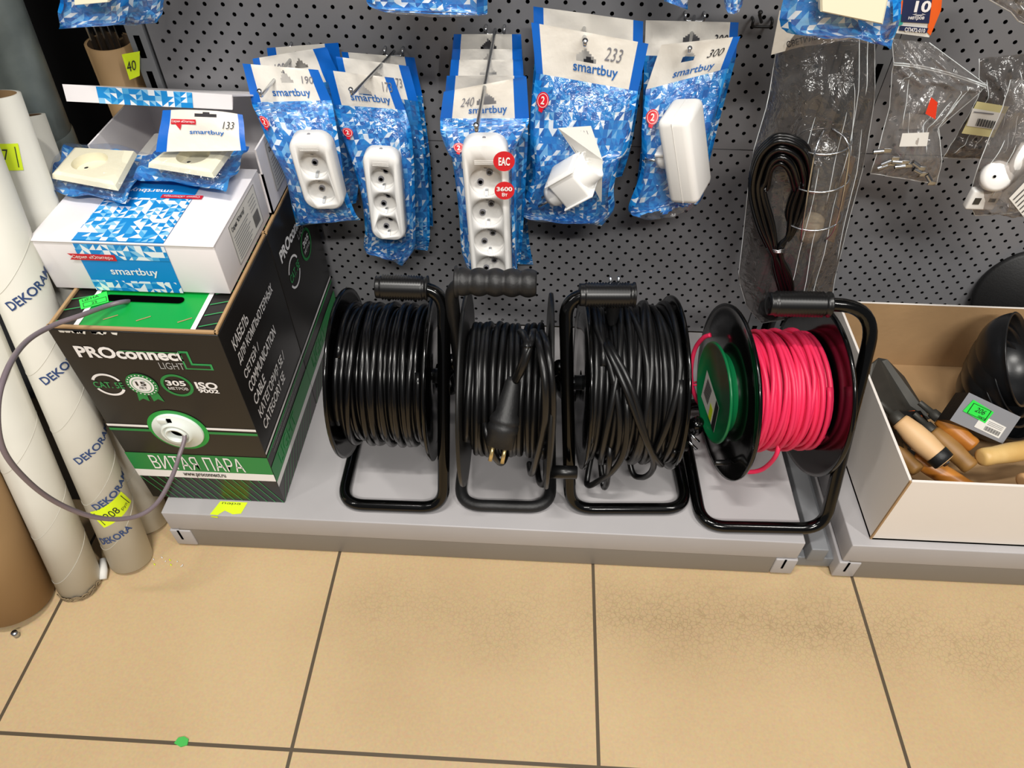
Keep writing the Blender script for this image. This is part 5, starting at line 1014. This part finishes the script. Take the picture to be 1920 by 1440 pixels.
handle((1975, 892), (1914, 902), .15, .15, .012, 'wood_light', 'short pale handle end at the right edge near the carton front')
# spatula plate standing against the back left
q = [atz(1640, 785, .14), at(1628, 720, -.16), at(1634, 682, -.13), at(1648, 671, -.125), at(1664, 674, -.125), at(1680, 694, -.13), at(1696, 706, -.14), at(1712, 740, -.17), at(1745, 785, -.225), at(1700, 800, -.26)]
q[0] = at(1645, 785, -.25); m = MB(); o = Vector((.0, .0015, -.001)); n = len(q); m.add(q+[p+o for p in q], [tuple(range(n-1, -1, -1)), tuple(range(n, 2*n))]+[(i, (i+1) % n, n+(i+1) % n, n+i) for i in range(n)], 'dark_steel')
tag(m.build('spatula_blade'), 'large dull steel float blade leaning in the back left corner of the carton', 'float blade')
m = MB(); q = [at(1700, 774, -.245), at(1716, 772, -.245), at(1730, 782, -.25), at(1712, 783, -.25)]; m.add(q+[p+Vector((0, .003, 0)) for p in q], [(0, 3, 2, 1), (4, 5, 6, 7), (0, 1, 5, 4), (1, 2, 6, 5), (2, 3, 7, 6), (3, 0, 4, 7)], 'orange')
tag(m.build('orange_tab'), 'small orange plastic tab above the pale capped handle', 'tab')
m = MB(); q = [at(1672, 772, -.28), at(1726, 770, -.24), at(1748, 800, -.25), at(1700, 850, -.33), at(1682, 812, -.33)]; n = 5
m.add(q+[p+Vector((.0, .006, -.012)) for p in q], [tuple(range(n-1, -1, -1)), tuple(range(n, 2*n))]+[(i, (i+1) % n, n+(i+1) % n, n+i) for i in range(n)], 'matte_black'); tag(m.build('notched_float'), 'black plastic float under the trowel handles', 'float')
# bowls
def bowl(c, op, r, h, label):
    """c rim centre, op direction the opening faces"""
    op = Vector(op).normalized(); e = MB(); n = 14; pr = []
    for k in range(n+1): q = PI/2*k/n; pr.append((max(.0001, r*math.sin(q)**.8), -h*math.cos(q)))
    pr = [(.0001, -h), (r*.38, -h)]+[p for p in pr if p[0] > r*.40]
    inn = [(max(.0001, a*.965), z+.0018) for a, z in reversed(pr)]
    e.lathe(pr+[(r+.001, .0008), (r*.995, .0022)]+inn, 'bowl', c, op, 64); o = e.build('rubber_bowl'); tag(o, label, 'bowl')
for (x_, y_, Y_), o_, lb in (((1882, 742, -.195), (.35, -.38, .86), 'black rubber bowl, outermost and lowest of the leaning nest at the right edge'), ((1890, 716, -.190), (.50, -.40, .76), 'black rubber bowl, second of the leaning nest, just inside the lowest'),
        ((1898, 696, -.186), (.60, -.42, .68), 'black rubber bowl, third of the leaning nest at the right edge'), ((1910, 674, -.182), (.68, -.44, .58), 'black rubber bowl, innermost and highest of the leaning nest')):
    bowl(at(x_, y_, Y_), o_, .074, .056, lb)
# grey box with tags
q = [at(1817, 736, -.275), at(1914, 782, -.275), at(1880, 832, -.30), at(1781, 788, -.30)]; dn = Vector((-.002, .02, -.022))
e = empty('grey_box', sum(q, Vector())/4, 'flat grey box with a green price tag and barcode, leaning on the bowls', 'box'); R = rel(e)
b = MB(R); b.add(q+[p+dn for p in q], [(0, 3, 2, 1), (4, 5, 6, 7), (0, 1, 5, 4), (1, 2, 6, 5), (2, 3, 7, 6), (3, 0, 4, 7)], ['grey_box', 'matte_black', 'matte_black', 'matte_black', 'matte_black', 'matte_black']); b.build('carton', e)
nn = (q[1]-q[0]).cross(q[3]-q[0]).normalized(); nn = nn if nn.dot(CAMP-q[0]) > 0 else -nn; f = lambda a, b_: q[3].lerp(q[2], a).lerp(q[0].lerp(q[1], a), b_)+nn*.0007; f2 = lambda a, b_: f(a, b_)+nn*.0006; f3 = lambda a, b_: f(a, b_)+nn*.0012
b = MB(R); b.poly([(.40, .12), (.88, .10), (.88, .52), (.40, .55)], 'pale_label', f)
for k in range(18): b.poly([(.56+k*.016, .16), (.565+k*.016+(k % 3)*.002, .16), (.565+k*.016+(k % 3)*.002, .30), (.56+k*.016, .30)], 'ink', f2)
for k in range(3): b.poly([(.56, .36+k*.05), (.84, .36+k*.05), (.84, .37+k*.05), (.56, .37+k*.05)], 'pen', f2)
b.build('barcode_label', e)
b = MB(R); b.poly([(.08, .42), (.52, .36), (.54, .78), (.12, .86)], 'green_tag', f2); b.text('206', .24, .56, .42, .72, 'ink', f3, shear=.3); b.text('лента', .34, .44, .48, .50, 'ink', f3); frame_lines(b, .15, .42, .49, .78, .012, 'ink', f3); b.build('price_tag', e)
# black round thing leaning on the panel at far right
m = MB(); m.lathe([(.0001, 0), (.085, .0), (.09, .004), (.09, .012), (.085, .016), (.0001, .016)], 'matte_black', at(1935, 560, -.03), (-.35, -1, .25), 48); tag(m.build('black_disc'), 'black round plastic disc hanging above the carton at the right edge', 'disc')
